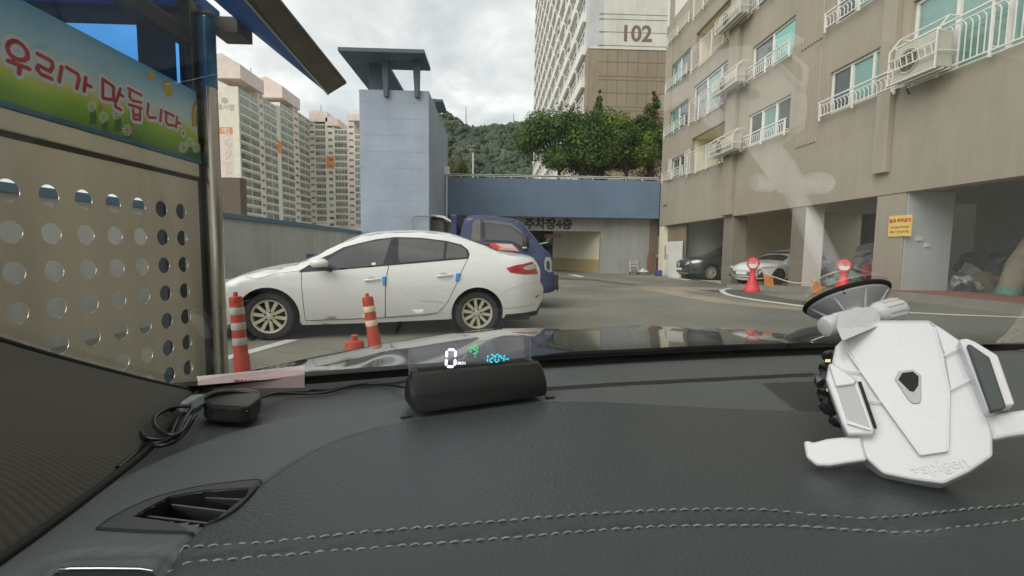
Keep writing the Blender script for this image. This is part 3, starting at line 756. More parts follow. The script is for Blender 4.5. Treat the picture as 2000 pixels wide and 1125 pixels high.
for n_, (j, i) in enumerate(cells):
    y, wd = bays[j]; z = zf0+fh*i
    if n_ < 90:
        if (j) in protos:
            f0, g0, z0 = protos[j]
            f = f0.copy(); COL.objects.link(f); f.location.z += z-z0
            g = g0.copy(); COL.objects.link(g); g.parent = f; g.matrix_parent_inverse = g0.matrix_parent_inverse.copy()
        else:
            a, b_ = MB(), MB(); bay_mesh(a, b_, y, wd, z, 0)
            f = a.build('window', M_white, tb); g = b_.build('pane', M_wf, f, fixn=False); protos[j] = (f, g, z)
    else: bay_mesh(restf, restg, y, wd, z, 0)
tag(restf.build('window_frames', M_white, tb), kind='stuff'); tag(restg.build('window_panes', M_wf, tb, fixn=False), kind='stuff')
mb = MB()
for j, (y, wd) in enumerate(bays):
    mb.box((bx0-.14, y+wd+.12, zg), (bx0-.002, y+wd+.5, zsplit+41.5))
mb.build('vertical_fin', M_pale, tb)
acb = MB()
for j in (1, 3):
    y, wd = bays[j]
    for i in range(3, nfl, 1):
        if (i*7+j) % 3 == 0: continue
        z = zf0+fh*i
        acb.box((bx0-.55, y+wd*.7, z-.1), (bx0-.11, y+wd, z+.45))
tag(acb.build('air_conditioners', M_acw, tb), kind='stuff')

# ================================================================== FAR PINK APARTMENTS
AY = 150.0
ax = onY(474, 300, AY).x; axl = onY(380, 300, AY).x
def wing(name, label, ax, facing):
    pass
M_pink = M_wall('pink_render', srgb(226,210,202)); M_crm = M_wall('cream_render', srgb(226,220,204)); M_or = pm('orange_paint', srgb(226,140,84), .8, .05)
M_bal = pm('balcony_glass', srgb(104,106,100), .3, .55, .25, coat=.3, var2=srgb(150,156,150)); M_balg = pm('balcony_glass_green', srgb(128,146,136), .25, .3, .3, coat=.3)
fp = thing('apartment_complex', 'pink and cream high rise apartments with rows of balconies and orange accents', 'apartment complex', (ax, AY+25, 0))
def seg_long(px0, px1, ytop, kind, parts=fp):
    """one vertical strip of the long receding facade (plane x=ax) between two pixels"""
    y0 = onX(px0, 400, ax).y; y1 = onX(px1, 400, ax).y
    zt_ = onX((px0+px1)/2, ytop, ax).z
    return y0, y1, zt_
nwin = 0; stf, stg = MB(), MB()
def band_long(y0, y1, ztop, m, X, small=False, step=2.75, ofs=0.0):
    global nwin
    z = ztop-1.9-ofs; k = 0
    while z > 8:
        if small: bx = ((X-.02, y0+(y1-y0)*.25, z), (X+.12, y0+(y1-y0)*.8, z+.85))
        else: bx = ((X-.02, y0+.3, z), (X+.12, y1-.3, z+1.75))
        if nwin < 95 and not small: MB().box(*bx).build('window', m if k > 4 else M_balg, fp); nwin += 1
        else: stg.box(*bx)
        if not small:
            stf.box((X+.1, y0+.2, z-.55), (X+.35, y1-.2, z-.02))
            stf.box((X+.1, (y0+y1)/2-.15, z), (X+.16, (y0+y1)/2+.15, z+1.7))
        z -= step; k += 1
strips = [(474,511,190,'b'),(511,520,183,'s'),(520,545,205,'b'),(545,552,212,'c'),(552,577,214,'b'),(577,587,212,'s'),(587,607,231,'b')]
for px0, px1, yt, k in strips:
    y0, y1, zz = seg_long(px0, px1, yt-2, k)
    MB().box((ax-14, y0, 0), (ax, y1, zz)).build('wall', M_pink if k == 's' else M_crm, fp)
    if k == 'b': band_long(y0, y1, zz, M_bal, ax)
    elif k == 's': band_long(y0, y1, zz, M_bal, ax, small=True, ofs=.8)
    elif k == 'c': MB().box((ax+.01, y0, onX(548,300,ax).z), (ax+.06, y1, onX(548,276,ax).z)).build('orange_panel', M_or, fp)
# stair heads (pitched caps)
def cap(pxa, pxb, ya, yb_, yapex, Y=None, d=16):
    y0 = onX(pxa, 400, ax).y; y1 = onX(pxb, 400, ax).y
    zb = onX(pxb, yb_, ax).z; zt_ = onX(pxb, ya, ax).z; za = onX((pxa+pxb)/2, yapex, ax).z
    y0 -= 8
    MB().prism([(ax-12,y0,zb-1),(ax+.6,y0,zb-1),(ax+.6,y0,zt_),(ax-5,y0,zt_+3.2),(ax-12,y0,zt_+1)], (0,y1-y0,0)).build('roof_cap', M_pink, fp)
cap(500,519,164,183,150); cap(572,588,198,214,184)
# end wall facing the camera, with faint logo, orange number plate and vertical name
ex0 = ax-13
yE = onX(474,400,ax).y-.01
MB().box((ex0, yE-.5, 0), (ax+.02, yE, onY(455,172,AY).z)).build('end_wall', M_crm, fp)
MB().prism([(ex0,yE-.4,onY(455,172,AY).z),(ax,yE-.4,onY(474,180,AY).z),(ax-6,yE-.4,onY(445,160,AY).z)], (0,1.5,0)).build('gable', M_crm, fp)
e0, e1 = onY(434,250,AY).x, onY(459,250,AY).x
MB().box((e0, yE-.6, onY(445,263,AY).z), (e1, yE-.505, onY(445,251,AY).z)).build('orange_panel', M_or, fp)
MB().box((e0-.3, yE-.54, 0), (e1, yE-.505, onY(445,264,AY).z)).build('pink_panel', M_pink, fp)
M = frame(((e0+e1)/2, yE-.64, onY(446,257,AY).z), (1,0,0), (0,0,1)); text_mesh('101', 1.7, M, bold=.05).build('number', M_offw, fp, fixn=False)
M = frame(((e0+e1)/2+.2, yE-.64, onY(446,300,AY).z), (0,0,-1), (1,0,0)); text_mesh('TAEYOUNG', 2.4, M, bold=.05).build('lettering', M_crm, fp, fixn=False)
M = frame((onY(446,213,AY).x, yE-.64, onY(446,213,AY).z), (1,0,0), (0,0,1)); text_mesh('데시앙', 2.0, M).build('lettering', pm('faint_grey_letter', srgb(170,168,160), .8, .02), fp, fixn=False)
MB().lathe([(.9,0),(.9,.05)], (onY(444,199,AY).x, yE-.6, onY(444,199,AY).z), (0,1,0), 20).build('emblem', pm('faint_grey_letter', srgb(170,168,160), .8, .02), fp)
# wing facing the camera
WY = onX(607, 400, ax).y
for px0, px1, yt, k in ((607,618,232,'s'),(618,639,242,'b'),(639,655,240,'w'),(655,681,252,'b'),(681,694,222,'s'),(694,712,262,'b')):
    x0, x1 = onY(px0,400,WY).x, onY(px1,400,WY).x; zz = onY((px0+px1)/2, yt, WY).z
    MB().box((x0, WY, 0), (x1, WY+14, zz)).build('wall', M_pink if k == 's' else M_crm, fp)
    z = zz-2.2-(.9 if k == 's' else 0); kk = 0
    while z > 10:
        cw = x1-x0
        if k == 'b':
            bx = ((x0+.3, WY-.12, z), (x1-.3, WY-.01, z+1.75)); stf.box((x0+.2, WY-.35, z-.55), (x1-.2, WY-.1, z-.02))
            for q in (1,2,3): stf.box((x0+.3+(cw-.6)*q/4-.05, WY-.15, z), (x0+.3+(cw-.6)*q/4+.05, WY-.1, z+1.7))
        elif k == 's': bx = ((x0+cw*.2, WY-.06, z), (x0+cw*.85, WY-.01, z+.8))
        else: bx = ((x0+cw*.3, WY-.06, z+.2), (x0+cw*.8, WY-.01, z+1.3))
        stg.box(*bx); z -= 2.75; kk += 1
x0, x1 = onY(639,400,WY).x, onY(655,400,WY).x
MB().box((x0, WY-.05, onY(647,329,WY).z), (x1, WY-.005, onY(647,305,WY).z)).build('orange_panel', M_or, fp)
for pa, pb_, y0_, y1_ in ((604,640,215,238),(636,661,228,246),(681,706,222,236)):
    x0, x1 = onY(pa,230,WY).x, onY(pb_,230,WY).x
    MB().prism([(x0,WY-.5,onY(pa,y1_,WY).z),(x1,WY-.5,onY(pb_,y1_,WY).z),(x1,WY-.5,onY(pb_,y0_+4,WY).z),((x0*2+x1)/3,WY-.5,onY(pa,y0_,WY).z),(x0,WY-.5,onY(pa,y0_+3,WY).z)], (0,12,0)).build('roof_cap', M_pink, fp)
tag(stf.build('balcony_fronts', M_crm, fp), kind='stuff'); tag(stg.build('window_glazing', M_bal, fp), kind='stuff')
for px, y0_, y1_, Y in ((490,133,150,AY+15),(627,205,216,WY),):
    MB().tube([tuple(onY(px,y1_+8,Y)), tuple(onY(px,y0_,Y))], .12, 6).build('mast', M_dark, fp)
# brown box building behind the wall
bz = 60.0
b0 = onY(434, 338, bz)
tag(MB().box((b0.x-8, bz, 0), (onY(468,345,bz).x, bz+1.5, onY(472,347,bz).z)).build('brick_building', pm('brown_brick', srgb(104,90,80), .9, .12, 1, stretch=(1,1,6))), 'plain dark brown building just behind the wall, left of the far apartments', 'building')
# green dome edge left of the tower
gd = onY(703, 340, 30); 
tag(MB().blob((gd.x+.1, 31, onY(703,340,31).z), 1.0, 3, .02, (.42,.6,1.15)).build('green_tank', pm('green_plastic', srgb(40,120,80), .5, .1, 2), smooth=180), 'rounded green tank peeping out left of the blue grey tower', 'tank')
# ================================================================== HILL, TREES, MASTS, LAMP
HY = 420.0
ridge = [(700,262),(800,250),(866,240),(885,241),(905,255),(925,263),(945,264),(962,260),(985,262),(1005,259),(1042,261),(1100,258),(1250,262),(1400,270)]
def hill_fn(u, v):
    px = 760 + u*700; x = onY(px, 300, HY).x
    top = onY(px, interp(ridge, px) if px > 700 else 262+ (700-px)*.05, HY).z
    y = HY - 230 + 260*v
    hgt = top*(ss(0, .88, v)) * (1 if v < .9 else 1-(v-.9)*.8)
    hgt += 5*noise.noise(Vector((x*.03, y*.03, 0)))*min(1, v*3)*(1 if v < .8 else .4) + 2.2*noise.noise(Vector((x*.14, y*.14, 3)))
    return (x*(.62+.38*v) if False else x, y, max(hgt, 0) - (2 if v == 0 else 0))
hm = MB(); hm.grid(hill_fn, 180, 90)
M_hill = pm('hill_forest', srgb(64,76,60), .95, .3, .045, bump=1.0, bs=.35, bdist=3.0, var2=srgb(90,94,72))
tag(hm.build('hills', M_hill, smooth=180), kind='structure')
# tree clumps covering the hill as one mass
cl = MB(); rr = random.Random(3)
for i in range(2600):
    u = rr.uniform(.1, .46); v = rr.uniform(.25, .93)
    p = Vector(hill_fn(u, v)); r_ = rr.uniform(1.2, 3.4)
    n0 = len(cl.v); 
    cl.blob(p + Vector((0,0,r_*.3)), r_, 2 if r_ > 2 else 1, .5, (1,1,.9), i)
def leafm(name, c1, c2, sc=1.5, rough=.7, trans=.25):
    m = bpy.data.materials.new(name); m.use_nodes = True; nt = m.node_tree; b = nt.nodes['Principled BSDF']
    tc = nn(nt, 'ShaderNodeTexCoord'); no = nn(nt, 'ShaderNodeTexNoise', inp={'Scale': sc, 'Detail': 4.0}); nt.links.new(tc.outputs['Object'], no.inputs[0])
    r = nn(nt, 'ShaderNodeValToRGB'); r.color_ramp.elements[0].position = .35; r.color_ramp.elements[1].position = .68
    r.color_ramp.elements[0].color = (*c1, 1); r.color_ramp.elements[1].color = (*c2, 1)
    nt.links.new(no.outputs['Fac'], r.inputs[0]); nt.links.new(r.outputs[0], b.inputs['Base Color'])
    b.inputs['Roughness'].default_value = rough; b.inputs['Specular IOR Level'].default_value = .25
    if trans:
        t = nn(nt, 'ShaderNodeBsdfTranslucent'); nt.links.new(r.outputs[0], t.inputs[0])
        mx = nn(nt, 'ShaderNodeMixShader', inp={0: trans}); o = nt.nodes['Material Output']
        nt.links.new(b.outputs[0], mx.inputs[1]); nt.links.new(t.outputs[0], mx.inputs[2]); nt.links.new(mx.outputs[0], o.inputs[0])
    return m
M_far = leafm('far_foliage', srgb(62,74,62), srgb(92,100,82), .05, .95, 0)
tag(cl.build('hill_trees', M_far, smooth=180), 'dense green trees covering the far hillside', 'trees', kind='stuff')
M_leafs = [leafm('leaf_green', srgb(50,74,34), srgb(104,130,60)), leafm('leaf_bright', srgb(68,94,34), srgb(136,154,64)), leafm('leaf_dark', srgb(38,56,32), srgb(72,92,50)), leafm('leaf_rust', srgb(92,78,50), srgb(138,110,70))]
M_bark = pm('bark', srgb(88,74,62), .9, .2, 8, bump=.6, bs=30)
DZ = zt-.12
def tree(label, name, px, pyb, Y, w, h, crown0, mats, nl, shape='round', seed=1, leaf=.16, lean=0):
    r = random.Random(seed); base = onY(px, pyb, Y); base.z = DZ
    t = thing(name, label, 'tree', base)
    tr_ = MB(); top = base + Vector((lean, 0, h*.8))
    tr_.tube([base, base.lerp(top, .35)+Vector((.05,0,0)), base.lerp(top, .7), top], [h*.03, h*.022, h*.014, .02], 8)
    cents = []
    nb = 13 if shape == 'round' else 16
    for k in range(nb):
        if shape == 'round':
            a = r.uniform(0, 2*PI); e_ = r.uniform(-.25, 1); rad = r.uniform(.35, .78)
            c = base + Vector((lean*.6 + math.cos(a)*w/2*rad*math.sqrt(max(.1, 1-e_*e_*.6)), math.sin(a)*w/2*rad*.8, crown0 + (h-crown0)*(.5+.38*e_)))
            rd = w*r.uniform(.16, .27)
        else:
            f = k/(nb-1); c = base + Vector((lean*f + r.uniform(-.12,.12)*w, r.uniform(-.12,.12)*w, crown0+(h-crown0)*f*.95)); rd = (w*.5*(1-f)**.9)*r.uniform(.6,1.15)+.09; c += Vector((r.uniform(-.3,.3)*w*(1-f)*.6, 0, 0))
        cents.append((c, rd))
        s_ = base.lerp(top, min(.9, max(.25, (c.z-base.z)/h*.6)))
        tr_.tube([s_, s_.lerp(c, .5)+Vector((0,0,.1)), c], [h*.012, h*.008, .01], 5)
    tr_.build('trunk', M_bark, t, smooth=60)
    lv = [MB(), MB()]
    for q in range(nl):
        c, rd = cents[r.randrange(len(cents))]
        d = Vector((r.gauss(0,1), r.gauss(0,1), r.gauss(0,1))).normalized()
        rad = rd*(r.random()**.33)*r.choice((1,1,1.12))
        p = c + Vector((d.x*rad, d.y*rad, d.z*rad*(.75 if shape == 'round' else 1.2)))
        n = (d + Vector((r.uniform(-.7,.7), r.uniform(-.7,.7), r.uniform(-.2,1)))).normalized()
        u = n.orthogonal().normalized(); u.rotate(Matrix.Rotation(r.uniform(0, 6.28), 3, n)); v_ = n.cross(u)
        s = leaf*r.uniform(.6, 1.3)
        lv[0 if noise.noise(c*1.3) > -.1 else 1].add([p-u*s*.5, p-v_*s*.32+u*.1*s, p+u*s*.6, p+v_*s*.32+u*.1*s], [(0,1,2,3)])
    for k, l in enumerate(lv):
        if l.f: l.build('foliage' if k == 0 else 'foliage', mats[k], t, fixn=False)
    return t
G, B_, D_, RU = M_leafs
tree('spreading tree at the left end of the row above the garage, crown over the railing', 'broadleaf_tree', 1095, 350, 29, 5.4, 4.7, .7, (G, D_), 15000, seed=2, lean=-.5)
tree('rounded bright green tree in the middle of the row above the garage', 'broadleaf_tree', 1175, 350, 30, 4.8, 5.3, .3, (B_, G), 14000, seed=5)
tree('wide tree with pale green top in front of the tan end wall', 'broadleaf_tree', 1222, 350, 28.5, 4.6, 5.0, .2, (B_, G), 13000, seed=9)
tree('dark green tree next to the taupe block corner', 'broadleaf_tree', 1266, 350, 29.5, 3.6, 5.2, .6, (G, D_), 10000, seed=14)
tree('low shaded tree filling the gap under the bright crowns', 'broadleaf_tree', 1135, 352, 27.6, 4.4, 3.6, .3, (G, D_), 9000, seed=21)
tree('slim pointed conifer rising above the crowns, left one', 'conifer_tree', 1162, 350, 33, 2.6, 7.8, 1.5, (G, D_), 7000, 'cone', seed=3, leaf=.13)
tree('olive pointed tree rising beside the taupe block, right one', 'conifer_tree', 1272, 350, 33, 3.4, 7.9, 1.5, (RU, G), 9000, 'cone', seed=8, leaf=.13)
tree('low rusty brown bush tree on the deck behind the lamp post', 'rusty_tree', 885, 350, 36, 3.4, 3.0, .4, (RU, G), 4500, seed=31)
tree('low green bush tree on the deck between lamp post and tower', 'bush_tree', 905, 350, 40, 3.0, 2.3, .2, (D_, RU), 3500, seed=37)
# radio masts on the ridge
for px, y0_, y1_, lab in ((910,206,258,'taller lattice radio mast on the ridge, left of the pair'),(1003,218,262,'lattice radio mast on the ridge, right of the pair')):
    t = thing('radio_mast', lab, 'radio mast', onY(px, y1_, HY))
    a, b = onY(px, y1_, HY), onY(px, y0_, HY); hh = b.z-a.z; m_ = MB()
    for k in range(3):
        an = k*2*PI/3; o_ = Vector((math.cos(an), math.sin(an), 0))
        m_.bar(a+o_*1.4, a+Vector((0,0,hh*.6))+o_*.5, .22)
    for k in range(10):
        z = hh*.6*k/10; rr_ = 1.4-.9*k/10
        for q in range(3):
            p = Vector((math.cos(q*2*PI/3), math.sin(q*2*PI/3), 0))*rr_; p2 = Vector((math.cos((q+1)*2*PI/3), math.sin((q+1)*2*PI/3), 0))*rr_
            m_.bar(a+p+Vector((0,0,z)), a+p2+Vector((0,0,z+hh*.06)), .12)
    m_.build('lattice', pm('mast_grey', srgb(130,128,128), .6, .1), t)
    m2 = MB(); m2.tube([a+Vector((0,0,hh*.58)), b], [.45,.12], 6); m2.build('antenna', pm('mast_grey', srgb(130,128,128), .6, .1), t)
# lamp post on the deck
lp = onY(924, 352, 27); lp.z = DZ
lt = thing('street_lamp', 'slim white lamp post with a hooded lantern above the garage railing', 'street lamp', lp)
ztop = onY(924, 297, 27).z; zl1 = onY(924, 283, 27).z
MB().tube([lp, (lp.x, lp.y, ztop)], [.06,.045], 10).build('pole', M_white, lt, smooth=60)
MB().lathe([(.1,0),(.17,.05),(.2,(zl1-ztop)*.6)], (lp.x,lp.y,ztop), seg=8).build('lantern', pm('lantern_glass', srgb(150,150,142), .3, .05), lt)
MB().lathe([(.3,(zl1-ztop)*.6),(.28,(zl1-ztop)*.68),(.06,(zl1-ztop)*.95),(.02,(zl1-ztop)*1.05)], (lp.x,lp.y,ztop), seg=8).build('hood', pm('dark_hood', srgb(84,84,84), .5, .05), lt)
# ================================================================== VEHICLES
M_tyre = pm('tyre_rubber', srgb(48,46,44), .85, .15, 6, bump=.3, bs=80); M_rim = pm('alloy_rim', srgb(205,197,176), .35, .08, 6, metal=.3)
M_rimd = pm('dark_alloy', srgb(70,70,72), .35, .15, 6, metal=.6)
M_seam = pm('panel_gap', srgb(70,68,64), .8, .0); M_blackp = pm('black_plastic', srgb(38,38,38), .55, .12, 6)
M_arch = pm('arch_void', srgb(24,24,24), .95, .0)
M_glassd = pm('tinted_car_glass', srgb(72,70,70), .06, .25, 1.2, spec=.8, coat=.7)
M_lens = pm('lamp_lens', srgb(170,176,176), .15, .15, 12, coat=1.0, spec=.8)
M_red = pm('red_lamp', srgb(170,24,30), .15, .25, 9, coat=1.0)
M_plate = pm('plate', srgb(222,222,216), .5, .05, 8)
def liner(c, cs, cz, r):
    for far in (0, 1):
        ax = c.n if not far else -c.n; p = c.L(cs, .06 if not far else c.W-.06, cz)
        MB().lathe([(r,0),(r,.28),(.01,.28)], p, ax, 28, cap=False).build('wheel_arch', M_arch, c.t)
class Car:
    def __init__(s, name, label, cat, F, dirv, W, belt, paint, smax_z=.68, tumble=.42, group=None):
        s.F = Vector(F); s.F.z = gz(F[0], F[1]); s.u = Vector((dirv[0], dirv[1], 0)).normalized()
        # inward normal = away from the camera
        n = Vector((-s.u.y, s.u.x, 0)); s.n = n if n.y*1.0 + n.x*.0 > 0 else -n
        s.W = W; s.belt = belt; s.paint = paint; s.smz = smax_z; s.tumble = tumble
        s.t = thing(name, label, cat, s.F, math.atan2(s.u.y, s.u.x), group)
    def L(s, a, d, z): return s.F + s.u*a + s.n*d + Vector((0,0,z))
    def S(s, px, py, ins=0.0):
        p = onP(px, py, s.F + s.n*ins, s.n) - s.F
        return (p.dot(s.u), p.z)
    def setup(s, top, ends, r=.07):
        """top: outline upper edge [(s,z)] rising s; ends: (s_front, s_rear)"""
        s.top = top; s.ends = ends; s.r = r
    def ins(s, a, z):
        zb = s.belt(a); d = 0
        if z > zb: d += (z-zb)*s.tumble + .05*((z-zb)/.5)**2
        d += .035*((z-s.smz)/.3)**2 if z < s.smz else .05*((min(z, zb)-s.smz)/.3)**2
        f0, f1 = s.ends
        for e_, L_ in ((a-f0, .62), (f1-a, .55)):
            if e_ < L_: k = 1-max(0, e_)/L_; d += .30*k*k
        zt_ = interp(s.top, a); h = zt_-z
        if h < s.r: h = max(h, 0); d += s.r - math.sqrt(max(0, s.r*s.r-(s.r-h)**2))
        return d
    def patch(s, name, poly, m, off=0.0, step=.07, both=True, parent=None, thick=None, holes=()):
        """surface patch on the body side, poly in (s,z)"""
        ov, of = cdt(dens([Vector(p) for p in poly], step), holes=[dens([Vector(p) for p in h], step) for h in holes], step=step)
        mb = MB()
        for side in ((0, 1) if both else (0,)):
            vs = []
            for p in ov:
                d = s.ins(p.x, p.y)-off
                vs.append(s.L(p.x, d if side == 0 else s.W-d, p.y))
            mb.add(vs, of)
        return mb.build(name, m, parent or s.t, smooth=50)
    def line(s, name, pts, w=.008, m=None, off=.003, parent=None):
        P = dens([Vector(p) for p in pts], .05, False); mb = MB()
        vs = []
        for i, p in enumerate(P):
            d = (P[min(i+1,len(P)-1)]-P[max(i-1,0)]).normalized(); q = Vector((-d.y, d.x))*w/2
            for k in (p+q, p-q): vs.append(s.L(k.x, s.ins(k.x, k.y)-off, k.y))
        mb.add(vs, [(2*i,2*i+1,2*i+3,2*i+2) for i in range(len(P)-1)])
        return mb.build(name, m or M_seam, parent or s.t)
    def over(s, name, path, m, crown, nt_=15, off=0.0, w=1.0, parent=None, d0=None, bow=1.0):
        """strip spanning across the car along an outline path [(s,z)], bulging along the outward normal"""
        P = [Vector(p) for p in path]; mb = MB(); vs = []
        for i, p in enumerate(P):
            tg = (P[min(i+1,len(P)-1)]-P[max(i-1,0)]).normalized(); nr = Vector((-tg.y, tg.x))
            c = crown(p.x, p.y) if callable(crown) else crown
            e0 = s.ins(p.x, p.y)
            for k in range(nt_):
                t = -1 + 2*k/(nt_-1)
                d = s.W/2 + t*(s.W/2-e0)*w
                b = c*(1-(abs(t)*w)**2.3)+off
                q = p + nr*b
                vs.append(s.L(q.x, d, q.y))
        for i in range(len(P)-1):
            for k in range(nt_-1): mb.f.append((i*nt_+k, i*nt_+k+1, (i+1)*nt_+k+1, (i+1)*nt_+k))
        mb.v = vs
        return mb.build(name, m, parent or s.t, smooth=50)
    def wheel(s, a, r, rr, spokes=10, rimm=None, turn=0, wd=.2, double=False):
        for far in (0, 1):
            wr = .012 if not far else s.W-.012; ax = s.n*(-1 if not far else 1)
            ax = (ax + s.u*math.tan(turn)).normalized() if turn else ax
            c = s.L(a, wr+(.05 if not far else -.05), r)
            ty = MB().lathe([(rr*.98,-.03),(rr,.012),(rr*1.12,.02),(r*.93,.012),(r,-.03),(r,-wd+.03),(r*.93,-wd),(rr,-wd)], c, ax, 40, cap=False).build('tyre', M_tyre, None, smooth=40)
            wh = MB().lathe([(rr*.2,-.075),(rr*.995,-.08)], c, ax, 32, cap=True).build('wheel', M_arch, s.t)
            ty.parent = wh; ty.matrix_parent_inverse = wm(wh).inverted()
            m_ = MB(); m_.lathe([(rr*.86,-.045),(rr*.9,.0),(rr*.98,.006),(rr*1.0,-.01),(rr*.98,-.05)], c, ax, 40, cap=False)
            x = ax.cross(Vector((0,0,1))).normalized(); y = x.cross(ax)
            m_.lathe([(rr*.02,.0),(rr*.1,-.002),(rr*.24,-.01),(rr*.27,-.05)], c, ax, 20)
            for k in range(spokes):
                an = 2*PI*k/spokes + .16; v = x*math.cos(an)+y*math.sin(an); tn = ax.cross(v)
                w0, w1 = rr*.085, rr*(.075 if not double else .05)
                p0 = c + v*rr*.18 - ax*.012; p1 = c + v*rr*.93 + ax*-.004
                m_.add([p0+tn*w0, p0-tn*w0, p1-tn*w1*1.3, p1+tn*w1*1.3, p0+tn*w0-ax*.035, p0-tn*w0-ax*.035, p1-tn*w1*1.3-ax*.035, p1+tn*w1*1.3-ax*.035], [(0,1,2,3),(0,4,5,1),(1,5,6,2),(3,2,6,7),(0,3,7,4)])
            rim = m_.build('rim', rimm or M_rim, wh, smooth=40)
            b = MB()
            for k in range(5):
                an = 2*PI*k/5+.5; v = x*math.cos(an)+y*math.sin(an); b.lathe([(.012,-.013),(.012,.004)], c+v*rr*.25, ax, 8)
            b.build('wheel_bolts', M_blackp, wh)
def arch(cs, cz, r, z0, n=20, rz=None):
    """arch points from right-hand to left... listed with rising s"""
    rz = rz or r; a0 = math.asin(max(-1, (z0-cz)/rz))
    return [(cs + r*math.cos(PI-a0 + (2*a0-PI)*k/n), cz + rz*math.sin(PI-a0+(2*a0-PI)*k/n)) for k in range(n+1)]

# ---- white sedan --------------------------------------------------
F = gpt(521, 667); Rr = gpt(933, 656)
dv = (Rr-F); WB = dv.length
print('sedan F', F, 'R', Rr, 'wb', WB)
M_wpaint = pm('white_car_paint', srgb(224,224,222), .32, .03, 1.5, coat=.7, spec=.5)
car = Car('sedan', 'white sedan with blue door guards parked side on in front of the blue truck', 'car', F, dv, 1.80, lambda a: .90+.035*max(0, min(3, a))/1.0, M_wpaint)
S = car.S
WR = .322
hood = [S(446,546,.45), S(490,529.5,.45), S(535.5,519,.45), S(575,513,.45)]
hood = [(a, z-.045) for a, z in hood]
ap = [S(616,502,.3), S(640,489,.32), S(665,477.5,.36), S(707,462,.4), S(752.5,455.5,.42), S(822.5,454,.42), S(875,459,.4), S(910,467.5,.36), S(945,480,.3), S(983,495.5,.25)]
trk = [S(1015,497,.4), S(1039,501,.4)]
trk = [(a, z-.03) for a, z in trk]
print('sedan top', [tuple(round(c,2) for c in p) for p in hood+ap+trk])
rear = [S(1050,513,.3), S(1053.5,532,.3), S(1053.5,550.5,.25), S(1062,563,.25), S(1062,580,.25), S(1055,592,.25)]
rs = max(p[0] for p in rear)
rear = [(a, z) for a, z in rear]
nose = [(-.72,.22),(-.88,.27),(-.93,.42),(-.92,.56),(-.86,.66),(-.78,.715)]
top_full = nose[3:] + hood + ap + trk + rear[:1]
tops = sorted(top_full)
car.setup(tops, (-.93, rs), .06)
car.ends = (-.93, rs+.02)
zr = .245
a1 = arch(0.02, .33, .385, zr+.0); a2 = arch(WB, .33, .375, zr)
body_poly = nose[:3] + nose[3:] + hood + ap + trk + rear + [(rs-.12,.33),(WB+.42,.30),(WB+.40,zr)] + list(reversed(a2)) + [(WB-.40,zr-.005)] + [(WB*.5, zr-.035),(.42,zr-.05)] + list(reversed(a1)) + [(-.38,zr),(-.5,.21)]
side = car.patch('body_side', body_poly, M_wpaint, step=.06)
# top strip from the bumper over hood, roof and boot
full_path = nose + hood + ap + trk + rear + [(rs-.1,.33)]
fp_ = [Vector(p) for p in full_path]
def crown(a, z):
    if z > 1.1: return .05
    if a < .9 and z > .7: return .05
    if a < 0: return .10
    if a > rs-.4 and z < .97: return .09
    return .035
wsb = [hood[-1]] + ap[:3]  # windscreen base
car.over('body', smooth_path([Vector(p) for p in full_path], 3), M_wpaint, crown, 17)
# glass: windscreen and back window
car.over('windscreen', smooth_path([Vector(p) for p in [hood[-1]]+ap[:4]], 3)[1:-1], M_glassd, lambda a,z: crown(a,z)+.004, 13, w=.9)
car.over('rear_window', smooth_path([Vector(p) for p in ap[6:]], 3)[1:-1], M_glassd, lambda a,z: crown(a,z)+.006, 13, w=.93)
# side glass with black surround
dlo = [S(*p) for p in ((620,507,.12),(648,496,.22),(672,483,.26),(700,475.5,.30),(735,467.5,.32),(772,463,.33),(822,464.5,.33),(871,470.5,.31),(900,477.5,.26),(913,487,.2),(917,496,.14),(915,505,.1),(868,509,.08),(777,517,.08),(660,527,.07),(632,528.5,.06),(584.5,531.5,.06),(590,526,.08))]
car.patch('window_surround', [(a, z) for a, z in dlo], M_blackp, off=.004, step=.06)
def shr(px_list): return [S(*p) for p in px_list]
car.patch('front_window', shr(((641,508,.16),(672,487,.24),(702,477.5,.30),(740,469.5,.31),(765,466,.32),(748,517,.08),(660,524,.07),(645,516,.08))), M_glassd, off=.007, step=.08)
car.patch('rear_window_pane', shr(((779,466,.32),(822,467,.32),(868,473,.3),(866,506,.08),(781,513.5,.08),(778,500,.12))), M_glassd, off=.007, step=.08)
car.patch('quarter_window', shr(((873,474,.3),(898,480,.26),(910,489,.2),(913,497,.14),(911,502.5,.1),(871,505.5,.08))), M_glassd, off=.007, step=.08)
